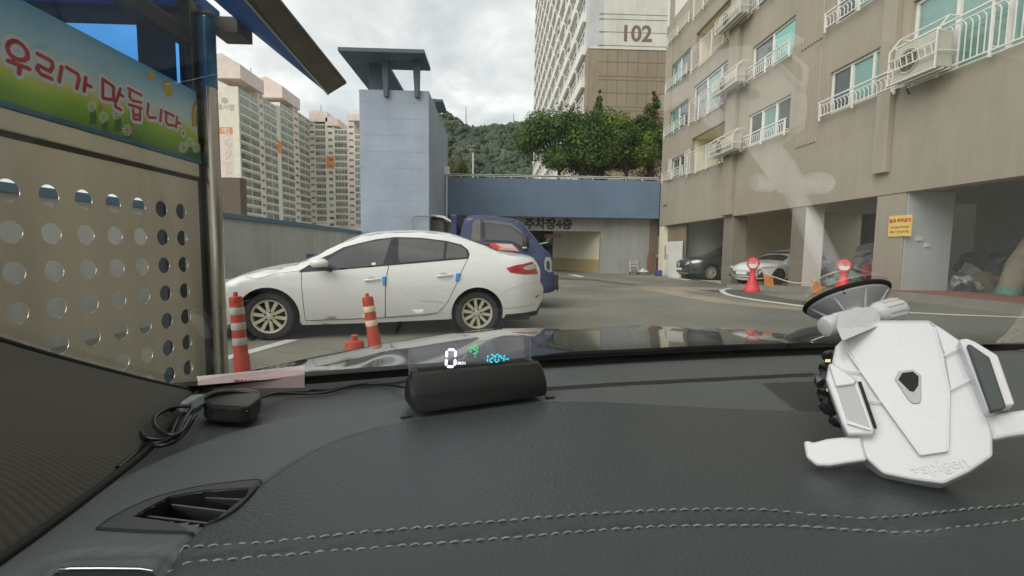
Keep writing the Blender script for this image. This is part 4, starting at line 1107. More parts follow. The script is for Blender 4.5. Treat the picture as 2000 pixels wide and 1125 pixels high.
# doors as gaps, handles, trim, mirror, lamps
def pxl(pts): return [S(x, y, .02) for x, y in pts]
car.line('door_gap', pxl([(588,531),(590,560),(593,600),(595,627)]), .006)
car.line('door_gap', pxl([(759,518),(754,545),(752.5,580),(752.5,622)]), .009)
car.line('door_gap', pxl([(915,505),(902,530),(890,557),(875,588),(864,603),(850,613)]), .007)
car.line('door_gap', pxl([(595,627.5),(670,625),(752,621.5),(830,617),(850,613)]), .007)
car.patch('side_trim', pxl([(595,619.5),(750,610.5),(750,620),(597,626)]), M_wpaint, off=.02, step=.1)
car.patch('side_trim', pxl([(754,607),(861,601),(856,610),(754,619)]), M_wpaint, off=.02, step=.1)
car.line('crease_shade', pxl([(600,621),(750,612)]), .004, pm('soft_shadow_gap', srgb(150,148,142), .8, 0))  # grey strip, a crease's soft shade painted on the white side
for (x, y) in ((728, 546.5), (869, 538.5)):
    h0 = S(x-17, y+1, .0); h1 = S(x+15, y-1.5, .0)
    mb = MB(); n_ = 8
    pts = []
    for i in range(n_+1):
        a = h0[0]+(h1[0]-h0[0])*i/n_; z = h0[1]+(h1[1]-h0[1])*i/n_
        pts.append(car.L(a, car.ins(a,z)-.012-.028*math.sin(PI*i/n_), z))
    mb.tube(pts, [.008]+[.014]*(n_-1)+[.008], 8); mb.build('door_handle', M_wpaint, car.t, smooth=60)
    ov_ = MB(); cs_, cz_ = (h0[0]+h1[0])/2-.01, (h0[1]+h1[1])/2
    ov_.add([car.L(cs_+.065*math.cos(k*PI/8), car.ins(cs_, cz_)-.0035, cz_+.045*math.sin(k*PI/8)) for k in range(16)], [tuple(range(16))]); ov_.build('handle_cup_shade', pm('cup_shade', srgb(206,204,198), .35, .03), car.t)  # flat oval: shade of the handle recess painted as darker white
M_blue = pm('blue_foam', srgb(70,150,220), .8, .06, 9)
for pts in (((746.5,540.5),(753,540),(752.5,556),(747,556.5)), ((891,534),(899,533.5),(896,547.5),(889,548))):
    q = [S(x, y, 0) for x, y in pts]
    MB().prism([car.L(a, car.ins(a, z)-.03, z) for a, z in q], car.n*.05).build('door_guard', M_blue, car.t, bevel=.006)
mc = S(624, 515, -.1)
mb = MB().blob(car.L(mc[0], -.12, mc[1]+.005), .105, 3, .0, (1.15,.85,.66)); o = mb.build('mirror', M_wpaint, car.t, smooth=180)
MB().bar(car.L(mc[0]+.02,-.08,mc[1]-.06), car.L(mc[0]+.12,.05,mc[1]-.09), .035,.05).build('mirror_arm', M_blackp, o)
MB().blob(car.L(mc[0]+.01, -.12, mc[1]-.055), .085, 2, .0, (1.15,.8,.3)).build('mirror_base', M_blackp, o, smooth=180)
car.patch('headlight', [(-.83,.655),(-.60,.755),(-.50,.75),(-.52,.70),(-.70,.60),(-.85,.58)], pm('headlight_dark', srgb(96,108,106), .15, .3, 12, coat=1), off=.006, step=.05)
ltl = [S(x, y, .12) for x, y in ((986.5,523),(1005,518),(1030,513.5),(1042,510.5),(1049,519),(1052.5,535),(1020,535),(994,531.5))]
lt_ = car.patch('tail_light', ltl, M_red, off=.008, step=.05)
car.patch('clear_lens', [S(x, y, .12) for x, y in ((1019,522.5),(1032,518),(1045,515.5),(1050,524.5),(1030,527.5),(1023,526.5))], M_lens, off=.012, step=.05, parent=lt_)
car.patch('reflector', [S(x, y, .1) for x, y in ((1045,582),(1056,575.5),(1057,577.5),(1050,582))], M_red, off=.006, step=.05)
lip = [S(x, y, .15) for x, y in ((981,601),(1020,599.5),(1053,592),(1050,604),(1036,609),(1000,614),(984,618))]
car.patch('lower_bumper', lip, M_blackp, off=-.02, step=.07)
car.over('rear_valance', [(rs-.06,.36),(rs-.1,.26),(rs-.4,.2)], M_blackp, .06)
car.line('bumper_seam', [S(x, y, .05) for x, y in ((975,604),(1010,600),(1048,596))], .004)
car.line('bumper_seam', [S(x, y, .05) for x, y in ((1052,551),(1030,553),(1005,560),(985,569),(975,577))], .003, pm('soft_shadow_gap', srgb(150,148,142), .8, 0))
car.line('boot_gap', [S(x, y, .2) for x, y in ((1048,508),(1052,521))], .004)
car.line('crease_shade', [S(x, y, .03) for x, y in ((480,540),(500,545),(545,533),(590,528))], .004, pm('soft_shadow_gap', srgb(150,148,142), .8, 0))  # shade along the wing crease, drawn as a grey line
car.line('scratch', [S(x, y, .01) for x, y in ((822,588),(845,589),(866,590.5))], .004, pm('scratch_brown', srgb(150,130,110), .8, 0))
car.patch('sticker', [S(x, y, .1) for x, y in ((726,513),(734,512.5),(734,517),(726,517.5))], M_plate, off=.009, step=.05)
# arch liners and underside
mb = MB(); mb.box((0,0,0),(1,1,1)); mb.v = []
mb.f = []
for cs in (.02, WB):
    liner(car, cs, .33, .39)
mb = MB(); mb.v = [car.L(a, d, z) for z in (.2,.28) for a, d in ((-.7,.15),(rs-.25,.15),(rs-.25,car.W-.15),(-.7,car.W-.15))]; mb.f = [(0,3,2,1),(4,5,6,7),(0,1,5,4),(1,2,6,5),(2,3,7,6),(3,0,4,7)]
mb.build('underbody', M_arch, car.t)
car.wheel(0.02, WR, .228, 10, turn=.0)
car.wheel(WB, WR, .228, 10)

# ---- blue truck ---------------------------------------------------
TRY = 9.55
pL = onZ(700, 571, .0); 
Ft = Vector((onY(1063, 500, TRY).x-.55, TRY+.02, 0))
M_bp = pm('navy_paint', srgb(38,47,92), .35, .05, 2, coat=.6)
trk_ = Car('cab_truck', 'dark blue cab-over cargo truck parked behind the white sedan', 'truck', Ft, (-1, .07), 1.62, lambda a: 1.12, M_bp, smax_z=.75, tumble=.17)
S = trk_.S
front = [S(x, y, i) for x, y, i in ((1063,572,.1),(1083,568,.1),(1086,545,.1),(1080,530,.1),(1078,514,.12),(1073,498,.12),(1062,487,.12),(1051,476.5,.12),(1040,463,.13),(1027,447.5,.15),(1013,434.5,.18),(995,427.5,.2),(965,423,.2),(930,421,.2),(914.5,421.5,.2),(908,428,.18),(902,445,.12),(899,462,.1),(899,500,.02))]
print('truck', [tuple(round(c,2) for c in p) for p in front])
zc0 = .42
poly = front + [(front[-1][0], zc0+.1)] + [(front[-1][0]-.12, zc0)] + list(reversed([(-p[0]+2*0, p[1]) for p in []])) 
fa = arch(0.12, .34, .40, zc0)
poly = front + [(front[-1][0], zc0)] + list(reversed(fa)) + [(front[0][0]+.02, .34)]
tops = sorted([p for p in front[1:]])
trk_.setup(sorted([front[4], front[6], front[8], front[9], front[10], front[11], front[12], front[13], front[14]]), (front[2][0], front[-1][0]+.55), .05)
def tins(a, z, s=trk_):
    d = 0
    if z > 1.12: d += (z-1.12)*.17
    e_ = a-front[2][0]
    if e_ < .35: d += .14*(1-max(0, e_)/.35)**2
    zt_ = interp(s.top, a); h = zt_-z
    if h < .06 and z > 1.3: h = max(h, 0); d += .06-math.sqrt(max(0, .0036-(.06-h)**2))
    return d
trk_.ins = tins
trk_.patch('cab_side', poly, M_bp, step=.07)
trk_.over('cab', smooth_path([Vector(p) for p in front[:15]], 2) + [Vector(p) for p in front[15:]], M_bp, .04, 13)
trk_.over('windscreen', smooth_path([Vector(p) for p in front[7:12]], 3), M_glassd, .05, 13, w=.9)
wo_ = [S(x, y, .12) for x, y in ((941,459),(942,431),(947,428.5),(975,430),(998,435),(1015,448),(1028,463),(1032,474),(1027,487),(1018,489.5),(1003,475.5),(995,473),(948,471))]
trk_.patch('door_window_surround', wo_, M_blackp, off=.004)
trk_.patch('door_window', [S(x, y, .12) for x, y in ((948,468),(947.5,436),(975,438),(1000,444),(1014,455),(1026,468),(1021,482),(1008,474),(997,471))], M_glassd, off=.008)
trk_.patch('rain_visor', [S(x, y, .12) for x, y in ((942,434),(945,429.5),(975,431),(999,436.5),(1016,449),(1026,464),(1012,451),(998,442),(970,437.5))], pm('smoky_visor', srgb(96,98,94), .3, .1, 3, coat=.4), off=.02)
trk_.patch('rear_quarter_glass', [S(x, y, .1) for x, y in ((921,466),(923,436),(928,429),(938,428.5),(939,471),(930,470))], pm('smoky_visor', srgb(96,98,94), .3, .1, 3, coat=.4), off=.006)
trk_.line('door_gap', [S(x, y, .08) for x, y in ((940,427),(939,470),(941,520))], .012)
bn = trk_.patch('door_decal', [S(x, y, .02) for x, y in ((944,474),(1000,476.5),(1014,490.5),(975,488)) ], pm('orange_decal', srgb(226,150,110), .6, .12, 5), off=.006)
trk_.patch('decal_stripe', [S(x, y, .02) for x, y in ((944,474),(966,475),(978,484),(972,487))], pm('red_decal', srgb(210,60,50), .6, .1, 5), off=.009, parent=bn)
trk_.patch('decal_panel', [S(x, y, .02) for x, y in ((972,476.5),(999,477.5),(1008,486),(983,484))], pm('pale_decal', srgb(196,190,196), .6, .12, 22), off=.009, parent=bn)
trk_.patch('headlight', [S(x, y, .08) for x, y in ((1065,502),(1074,502),(1077.5,512),(1078,530),(1072,532),(1064,526),(1062.5,514))], M_lens, off=.01, step=.05)
trk_.patch('headlight_lens', [S(x, y, .08) for x, y in ((1067,510),(1072,509),(1074,520),(1072,529),(1067,524))], pm('lamp_dark', srgb(60,62,60), .2, .2), off=.016, step=.05)
# bumper corner guard
bm_ = MB(); 
for k, x in enumerate((1085.5, 1089)):
    a, b = S(x, 537, 0), S(x, 566, 0); bm_.tube([trk_.L(a[0], .1+.03*k, a[1]), trk_.L(b[0], .1+.03*k, b[1])], .025, 8)
a, b = S(1086, 541, 0), S(1086, 562, 0)
for z in (a[1], b[1]): bm_.tube([trk_.L(a[0], .08, z), trk_.L(a[0]-.01, trk_.W-.08, z)], .025, 8)
bm_.build('bumper_bar', M_blackp, trk_.t, smooth=60)
trk_.over('front_bumper', [(front[2][0]-.02,.36),(front[2][0]-.05,.45),(front[2][0]-.03,.56)], M_blackp, .05)
# mirrors
mc = S(1027, 477, -.15); m_ = MB().blob(trk_.L(mc[0], -.16, mc[1]+.02), .15, 2, .02, (.5,.5,1.05)); o = m_.build('mirror', M_blackp, trk_.t, smooth=180)
MB().blob(trk_.L(mc[0]+.02, -.24, mc[1]-.075), .06, 2, 0, (.9,.3,.4)).build('mirror_glass', M_lens, o, smooth=180)
c2 = S(1072, 473, trk_.W*.75); MB().blob(trk_.L(c2[0], trk_.W*.75, c2[1]), .13, 2, .02, (.7,.6,.85)).build('mirror', M_blackp, trk_.t, smooth=180)
c3 = S(1056, 476.5, trk_.W*.5); MB().tube([trk_.L(c3[0]+.02, trk_.W*.5, c3[1]), trk_.L(c2[0], trk_.W*.75, c2[1])], .015, 6).build('mirror_arm', M_offw, trk_.t)
# headboard and cargo bed
hb0 = S(890.5, 420, .1); hb1 = S(899, 420, .1)
ba = front[-1][0]
mb = MB(); mb.v = [trk_.L(a, d, z) for z in (.75, hb0[1]) for a, d in ((ba+.08,.02),(ba+.2,.02),(ba+.2,trk_.W-.02),(ba+.08,trk_.W-.02))]; mb.f = [(0,3,2,1),(4,5,6,7),(0,1,5,4),(1,2,6,5),(2,3,7,6),(3,0,4,7)]
mb.build('headboard', M_bp, trk_.t, bevel=.01)
be = S(603, 497, .1)[0]
mb = MB()
def bxl(mb, a0, a1, d0, d1, z0, z1):
    v = [trk_.L(a, d, z) for z in (z0, z1) for a, d in ((a0,d0),(a1,d0),(a1,d1),(a0,d1))]; mb.add(v, [(0,3,2,1),(4,5,6,7),(0,1,5,4),(1,2,6,5),(2,3,7,6),(3,0,4,7)])
bxl(mb, ba+.2, be, -.02, .03, .74, 1.10); bxl(mb, ba+.2, be, trk_.W-.03, trk_.W+.02, .74, 1.1); bxl(mb, be-.04, be, .03, trk_.W-.03, .74, 1.1); bxl(mb, ba+.2, be, .03, trk_.W-.03, .72, .78)
mb.build('cargo_bed', M_bp, trk_.t, bevel=.006)
mb = MB(); bxl(mb, ba-.2, be-.1, .35, .5, .5, .72); bxl(mb, ba-.2, be-.1, trk_.W-.5, trk_.W-.35, .5, .72); mb.build('chassis', M_arch, trk_.t)
trk_.wheel(.12, .32, .2, 6, pm('steel_rim', srgb(150,150,146), .5, .1, 5)); trk_.wheel(be-.75, .30, .19, 6, pm('steel_rim', srgb(150,150,146), .5, .1, 5))

# ---- small cars parked in the bays ---------------------------------
def bay_car(name, label, F, ang, prof, paint, W, zscale, wheel_r, rim, details, WBc=2.65):
    u = (math.cos(ang), math.sin(ang))
    c = Car(name, label, 'car', F, u, W, lambda a: prof['belt'], paint, smax_z=.62)
    n = Vector((-c.u.y, c.u.x, 0)); c.n = n     # inward is +Y side
    top = prof['top']; c.setup(sorted(top), (top[0][0], top[-1][0]), .07); c.ends = (prof['nose'][0][0], prof['tail'][0][0])
    z0 = prof['sill']
    a1 = arch(0, wheel_r, wheel_r+.06, z0); a2 = arch(WBc, wheel_r, wheel_r+.06, z0)
    nose, tail = prof['nose'], prof['tail']
    poly = list(reversed(nose)) + top + tail + [(tail[-1][0]-.3, z0)] + list(reversed(a2)) + list(reversed(a1)) + [(nose[-1][0]+.25, z0-.02)] if False else nose[::-1] + top + tail + [(tail[-1][0]-.3, z0)] + list(reversed(a2)) + list(reversed(a1)) + [(nose[-1][0]+.2, z0)]
    c.patch('body_side', poly, paint, step=.09)
    path = smooth_path([Vector(p) for p in nose[::-1] + top + tail], 2)
    cr = lambda a, z: .13 if a < -.3 and z < .85 else .05
    c.over('body', path, paint, cr, 13)
    c.over('windscreen', smooth_path([Vector(p) for p in prof['ws']], 3), M_glassd, lambda a, z: .056, 11, w=.9)
    c.patch('side_window', prof['dlo'], M_glassd, off=.006, step=.12)
    mb = MB()
    for cs in (0, WBc):
        liner(c, cs, wheel_r, wheel_r+.065)
    mb = MB(); mb.v = [c.L(a, d, z) for z in (.18,.3) for a, d in ((-.6,.12),(WBc+.5,.12),(WBc+.5,W-.12),(-.6,W-.12))]; mb.f = [(0,3,2,1),(4,5,6,7),(0,1,5,4),(1,2,6,5),(2,3,7,6),(3,0,4,7)]
    mb.build('underbody', M_arch, c.t)
    c.wheel(0, wheel_r, wheel_r*.68, 10, rim, double=True); c.wheel(WBc, wheel_r, wheel_r*.68, 10, rim)
    details(c); return c
def fx(c, d, z, off=.0):
    """point on the nose surface"""
    P = sorted([(p[1], p[0]) for p in c.nose]); a = interp(P, z)
    e0 = c.ins(a, z); t = (d-c.W/2)/(c.W/2-e0)
    return c.L(a - .13*(1-min(1, abs(t))**2.3)-off, d, z)
def nose_patch(c, name, poly, m, off=.012, step=.1, parent=None):
    ov, of = cdt(dens([Vector(p) for p in poly], step), step=step)
    return MB().add([fx(c, p.x, p.y, off) for p in ov], of).build(name, m, parent or c.t, smooth=50)
def frontF(px, py, W):
    return gpt(px, py)
# dark SUV
fw = onZ(1389, 545.5, 0)
suv_prof = dict(belt=.98, sill=.3, nose=[(-.86,.80),(-.93,.62),(-.92,.42),(-.85,.28)],
    top=[(-.72,.93),(-.3,1.0),(.25,1.05),(.55,1.2),(1.0,1.46),(1.35,1.58),(2.0,1.61),(2.8,1.57),(3.3,1.38)],
    tail=[(3.45,1.1),(3.5,.7),(3.45,.4)], ws=[(.3,1.07),(.55,1.2),(.95,1.43)], dlo=[(.62,1.08),(1.0,1.32),(1.4,1.49),(2.1,1.52),(2.8,1.45),(3.1,1.25),(2.9,1.12)])
def suv_det(c):
    c.nose = suv_prof['nose']; W = c.W
    g = nose_patch(c, 'grille', [(W/2-.42,.5),(W/2+.42,.5),(W/2+.5,.66),(W/2+.36,.8),(W/2-.36,.8),(W/2-.5,.66)], M_blackp)
    MB().lathe([(.09,0),(.1,.01),(.1,.02),(.06,.025)], fx(c, W/2, .66, .03), -c.u, 16).build('badge_ring', M_rim, g)
    nose_patch(c, 'number_plate', [(W/2-.26,.42),(W/2+.26,.42),(W/2+.26,.53),(W/2-.26,.53)], M_plate, .03)
    nose_patch(c, 'lower_grille', [(.3,.26),(W-.3,.26),(W-.22,.38),(.22,.38)], M_blackp)
    for s_ in (0, 1):
        f = (lambda d: d) if s_ == 0 else (lambda d: W-d)
        nose_patch(c, 'headlight', [(f(.18),.72),(f(.5),.66),(f(.44),.8),(f(.2),.86)], M_lens, .014)
    c.patch('headlight', [(-.82,.74),(-.5,.78),(-.38,.88),(-.6,.9),(-.8,.84)], M_lens, off=.01)
    nose_patch(c, 'chrome_lip', [(.35,.28),(W-.35,.28),(W-.3,.31),(.3,.31)], M_rim, .02)
    c.patch('intake', [(-.8,.4),(-.55,.42),(-.6,.54),(-.8,.56)], M_blackp, off=.008)
M_grey = pm('graphite_paint', srgb(72,72,72), .3, .06, 2, coat=.8, metal=.3)
suvF = onY(1389, 545, 19.9); suvF.z = 0
bay_car('suv', 'graphite grey compact SUV parked nose out in the bay beside the far pillar', suvF, R(2), suv_prof, M_grey, 1.82, 1, .345, M_rim, suv_det, 2.72)
# white hatch sedan
wf = onY(1521, 556, 15.15)
av_prof = dict(belt=.88, sill=.24, nose=[(-.80,.68),(-.90,.56),(-.92,.38),(-.84,.22)],
    top=[(-.62,.76),(-.2,.85),(.35,.92),(.75,1.07),(1.3,1.32),(1.7,1.40),(2.3,1.41),(2.9,1.3),(3.4,1.05)],
    tail=[(3.7,.95),(3.75,.7),(3.7,.35)], ws=[(.42,.95),(.75,1.07),(1.25,1.295)], dlo=[(.75,.93),(1.15,1.12),(1.6,1.28),(2.3,1.31),(2.85,1.2),(3.0,.98)])
def av_det(c):
    c.nose = av_prof['nose']; W = c.W
    g = nose_patch(c, 'grille', [(W/2-.48,.34),(W/2+.48,.34),(W/2+.66,.6),(W/2+.4,.68),(W/2-.4,.68),(W/2-.66,.6)], M_blackp)
    for k in range(6):
        z = .38+.045*k; nose_patch(c, 'grille_slat', [(W/2-.5,z),(W/2+.5,z),(W/2+.5,z+.012),(W/2-.5,z+.012)], M_rim, .022, .2, g)
    nose_patch(c, 'number_plate', [(W/2-.26,.40),(W/2+.26,.40),(W/2+.26,.51),(W/2-.26,.51)], M_plate, .035)
    nose_patch(c, 'lower_lip', [(.3,.26),(W-.3,.26),(W-.34,.29),(.34,.29)], M_blackp, .02)
    for s_ in (0, 1):
        f = (lambda d: d) if s_ == 0 else (lambda d: W-d)
        nose_patch(c, 'headlight', [(f(.12),.66),(f(.36),.6),(f(.3),.7),(f(.14),.74)], M_lens, .014)
        nose_patch(c, 'air_curtain', [(f(.12),.3),(f(.26),.28),(f(.2),.48)], M_blackp, .014)
    c.patch('headlight', [(-.86,.62),(-.5,.66),(-.28,.76),(-.55,.75),(-.8,.70)], M_lens, off=.01)
    c.patch('air_curtain', [(-.8,.3),(-.62,.28),(-.68,.5),(-.74,.5)], M_blackp, off=.008)
    MB().blob(c.L(.85,-.12,.98), .1, 2, 0, (.9,.7,.65)).build('mirror', c.paint, c.t, smooth=180)
hbc = bay_car('hatchback', 'white car with a black grille parked nose out between the two pillars', wf, R(20), av_prof, M_wpaint, 1.80, 1, .315, M_rimd, av_det, 2.70)
hbc.t.scale = (.84, .84, .84); hbc.t.location.z = .17

# ================================================================== STREET FURNITURE
M_or2 = pm('orange_rubber', srgb(196,72,46), .55, .14, 6, bump=.2, bs=30); M_refl = pm('reflective_tape', srgb(190,192,186), .4, .15, 14); M_refl2 = pm('reflective_tape_dirty', srgb(236,222,186), .4, .1, 14)
def delineator(label, base, h, r, lean, bands, tape):
    t = thing('delineator_post', label, 'delineator post', base, 0, 'orange delineator posts')
    ax = Vector((lean, 0, 1)).normalized()
    MB().lathe([(r*1.7,0),(r*1.7,.02),(r*1.2,.06),(r*1.22,.3),(r*1.05,.34),(r,h-.05),(r*1.02,h-.035),(r*.9,h-.01),(r*.35,h-.005),(r*.3,h+.03)], base, ax, 24).build('post', M_or2, t, smooth=40)
    for z in bands: MB().lathe([(r*1.04,z),(r*1.07,z+.004),(r*1.06,z+.058),(r*1.03,z+.062)], base, ax, 24, cap=False).build('reflective_band', tape, t, smooth=40)
yp = 3.95
b1 = onY(473, 760, yp); b1.z = 0; tp = onY(460, 577, yp)
hp = tp.z
delineator('orange post with three grey bands, next to the steel shelter pipe', Vector((b1.x+.02, yp, 0)), hp, .052, (tp.x-b1.x-.02)/hp, [hp-.16, hp-.29, hp-.42], M_refl)
y2 = 4.95; b2 = onY(738, 700, y2); b2.z = 0; tp = onY(717, 577, y2); lean = (tp.x-b2.x)/tp.z
delineator('leaning orange post with two cream bands in front of the sedan door', Vector((b2.x, y2, 0)), tp.z, .058, lean, [tp.z-.17, tp.z-.32], M_refl2)
y3 = 4.9; b3 = onY(693, 690, y3); 
t = thing('broken_post_base', 'short orange bottle shaped stump of a post beside the leaning post', 'post base', (b3.x, y3, 0))
zt3 = onY(693, 654, y3).z
MB().lathe([(.12,0),(.12,.02),(.1,.05),(.098,zt3-.09),(.085,zt3-.065),(.035,zt3-.055),(.033,zt3-.012),(.038,zt3-.01),(.03,zt3)], (b3.x, y3, 0), (0,0,1), 24).build('stump', M_or2, t, smooth=40)
# red round-headed parking stands
M_rp = pm('red_plastic', srgb(226,74,76), .5, .08, 5)
def stand(label, px, pyb, pyt):
    b = gpt(px, pyb); t = thing('parking_stand', label, 'parking sign stand', b, 0, 'red parking stands')
    h = onY(px, pyt, b.y).z-b.z; 
    MB().lathe([(.19,0),(.2,.03),(.19,.09),(.175,.14),(.12,.28),(.075,.42),(.06,h*.55),(.07,h*.62),(.1,h*.7)], b, (0,0,1), 24).build('base', M_rp, t, smooth=50)
    d = Vector((-b.x, -b.y, 0)).normalized(); c = b+Vector((0,0,h*.83)); r = h*.17
    hd = MB().lathe([(r*.7,-.06),(r*.95,-.045),(r,0),(r*.95,.045),(r*.8,.06)], c, d, 28).build('round_head', M_rp, t, smooth=40)
    side = Vector((-d.y, d.x, 0))
    f = MB(); cc = c+d*.064
    f.add([cc+side*r*.72*math.cos(PI+PI*k/10)+Vector((0,0,r*.75*math.sin(PI+PI*k/10)-r*.05)) for k in range(11)], [tuple(range(11))])
    f.build('white_half', M_plate, hd)
    f = MB(); f.add([cc+side*a*r+Vector((0,0,z*r)) for a, z in ((-.72,.05),(.72,.05),(.66,.45),(-.66,.45))], [(0,1,2,3)]); f.build('white_strip', M_plate, hd)
    M = frame(cc+d*.006+Vector((0,0,r*.25)), side if side.x > 0 else -side, (0,0,1)); text_mesh('주차금지', r*.42, M, bold=.003).build('lettering', M_rp, hd, fixn=False)
    return b, h
s1 = stand('red round headed parking stand at the kerb end, in front of the white car', 1468, 571, 503)
s2 = stand('red round headed parking stand nearer the phone holder, in front of the sacks', 1645, 579, 506)
# rope with orange tags between the stands, up from the first stand
rp = thing('warning_rope', 'pale rope with two orange tags slung between the red stands', 'rope', (s1[0]+s2[0])/2)
A = s1[0]+Vector((0,0,s1[1]*.9)); B2 = s2[0]+Vector((0,0,s2[1]*.72))
def dep(px, py, t): 
    y = s1[0].y + (s2[0].y-s1[0].y)*t; return onY(px, py, y-.0)
pts = [A, dep(1500,536,.2), dep(1512,541,.27), dep(1540,550,.42), dep(1562,553,.5), dep(1590,552,.62), dep(1612,538,.8), B2]
MB().tube(smooth_path(pts, 6), .016, 6).build('rope', pm('rope_cream', srgb(196,190,160), .9, .15, 20), rp, smooth=60)
M_tag = pm('orange_tag', srgb(226,150,90), .7, .12, 30)
for px, py, t in ((1502, 549, .22), (1595, 562, .65)):
    c = dep(px, py, t); MB().prism([c+Vector((a, -.01+.0, z)) for a, z in ((-.13,.17),(.1,.1),(.13,-.17),(-.11,-.1))], (0,.02,0)).build('tag', M_tag, rp)
# hand trolley and litter by the garage wall
ht = onY(1239, 530, GY-.35); 
t = thing('hand_trolley', 'small white folding hand trolley leaning at the grey garage wall', 'hand trolley', (ht.x, GY-.35, 0))
mb = MB(); x0, x1 = ht.x-.22, ht.x+.22; zt_ = onY(1239, 509, GY-.3).z
mb.tube([(x0,GY-.35,.08),(x0,GY-.12,zt_),(x1,GY-.12,zt_),(x1,GY-.35,.08)], .018, 6); mb.bar((x0,GY-.25,.45),(x1,GY-.25,.45),.03); mb.bar((x0,GY-.22,.62),(x1,GY-.22,.62),.03); mb.build('handle_frame', M_white, t)
MB().box((x0-.05,GY-.75,.1),(x1+.05,GY-.32,.14)).build('platform', pm('grey_metal', srgb(120,120,120), .4, .05, 3, metal=.7), t)
mb = MB()
for x in (x0, x1): mb.lathe([(.06,-.02),(.06,.02)], (x, GY-.3, .06), (1,0,0), 14)
mb.build('wheels', M_blackp, t)
tag(MB().blob((onY(1255,532,GY-.4).x, GY-.4, .14), .2, 2, .5, (1.1,.8,.75), 4).build('plastic_bag', M_offw, smooth=40), 'crumpled white plastic bag on the ground right of the hand trolley', 'bag')
bb_ = onX(1290, 535, FX-.25)
tag(MB().box((FX-.5, bb_.y-.15, 0), (FX-.2, bb_.y+.18, .3)).build('crate', pm('blue_crate', srgb(56,70,130), .6, .1, 5), bevel=.03), 'small blue box on the ground at the storeroom partition', 'box')
# sacks and rubbish piled in the two near bays
rr = random.Random(11)
bagm = [pm('bag_white', srgb(168,170,166), .5, .3, 6, bump=.8, bs=14, bdist=.03), pm('bag_green', srgb(116,136,124), .5, .3, 6, bump=.8, bs=14, bdist=.03), pm('bag_tan', srgb(130,116,84), .7, .3, 6, bump=.8, bs=14, bdist=.03), pm('bag_dark', srgb(58,60,58), .6, .3, 6, bump=.8, bs=14, bdist=.03), pm('bag_red', srgb(150,60,58), .6, .2, 6, bump=.8, bs=14, bdist=.03)]
def sack(x, y, z, r, k, label, sq=(1,1,.85)):
    o = MB().blob((x, y, z+r*sq[2]*.85), r, 3, .32, sq, rr.random()*40).build('rubbish_sack', bagm[k], smooth=35)
    return tag(o, label, 'sack', 'rubbish sacks in the open bays')
kz = .37
L1 = 'knotted bulging rubbish sack in the heap behind the red stand'
names = ['pale green sack low at the front of the heap behind the red stand', 'white sack at the left edge of the heap behind the red stand', 'white crumpled sack on top of the heap left of the signed pier', 'red sack at the right edge of the heap, against the signed pier', 'grey green sack in the middle of the heap left of the signed pier', 'white sack high on the heap left of the signed pier', 'pale sack behind the front row left of the signed pier', 'dark sack at the back of the heap left of the signed pier']
spec = [(1640,555,1.0,.3,1),(1612,556,1.1,.3,0),(1690,512,2.2,.36,0),(1712,532,1.3,.34,4),(1668,550,1.2,.32,1),(1700,490,2.4,.34,0),(1655,540,2.0,.38,0),(1690,540,2.4,.5,3)]
for (px, py, dx, r, k), nme in zip(spec, names):
    p = onX(px, py, FX+dx); sack(p.x, p.y, max(.1, p.z-r*.85), r, k, nme)
    if p.z > .9: sack(p.x+.1, p.y, max(.1, p.z-r*2.2), r*1.2, 3, 'dark lower sack carrying the pale one above it, behind the red stand heap') if k == 0 and py < 500 else None
names = ['black bin bag standing beside the white pier face', 'white crushed bag on the black bag by the pier', 'tan sack on the floor of the nearest bay', 'dark green sack heap in the middle of the nearest bay', 'white bag low in the nearest bay right of the black bag', 'dark sack behind the tan one in the nearest bay', 'grey sack high in the dark of the nearest bay', 'greenish sack at the back of the nearest bay', 'dark bundle far right in the nearest bay', 'pale crumpled bag above the tan sack']
spec = [(1884,575,1.25,.2,3),(1880,550,1.3,.17,0),(1925,560,2.0,.34,2),(1945,530,3.0,.5,1),(1892,560,1.6,.16,0),(1950,552,2.6,.38,3),(1910,520,2.8,.36,3),(1960,505,3.6,.55,1),(1985,540,3.2,.5,3),(1900,535,2.4,.26,0)]
for (px, py, dx, r, k), nme in zip(spec, names):
    p = onX(px, py, FX+dx); sack(p.x, p.y, max(kz-.1, p.z-r*.85), r, k, nme, (1,1,1.1) if k == 3 else (1,1,.85))
q0 = onX(1968, 575, FX+1.1); q1 = onX(2010, 470, FX+1.5)
t = thing('rolled_carpet', 'beige rolled mat leaning at the right edge of the nearest bay', 'rolled mat', (q0.x, q0.y, kz))
MB().tube([q0, q0.lerp(q1,.5)+Vector((0,0,.02)), q1+Vector((.2,-.3,.6))], [.17,.19,.2], 14).build('roll', pm('beige_mat', srgb(140,132,110), .9, .2, 4, bump=.5, bs=20), t, smooth=60)
MB().lathe([(.18,-.06),(.19,.1)], q0, (q1-q0), 14).build('end_wrap', pm('green_wrap', srgb(90,140,124), .6, .2), t)
tag(MB().box((FX+.3, P3[0]-.05, 1.55), (FX+.42, P3[0]-.013, 1.63)).box((FX+.5, P3[0]-.045, 1.42), (FX+.58, P3[0]-.013, 1.49)).build('wall_bracket', M_offw), 'torn pale bracket remnants fixed on the white pier face', 'bracket')
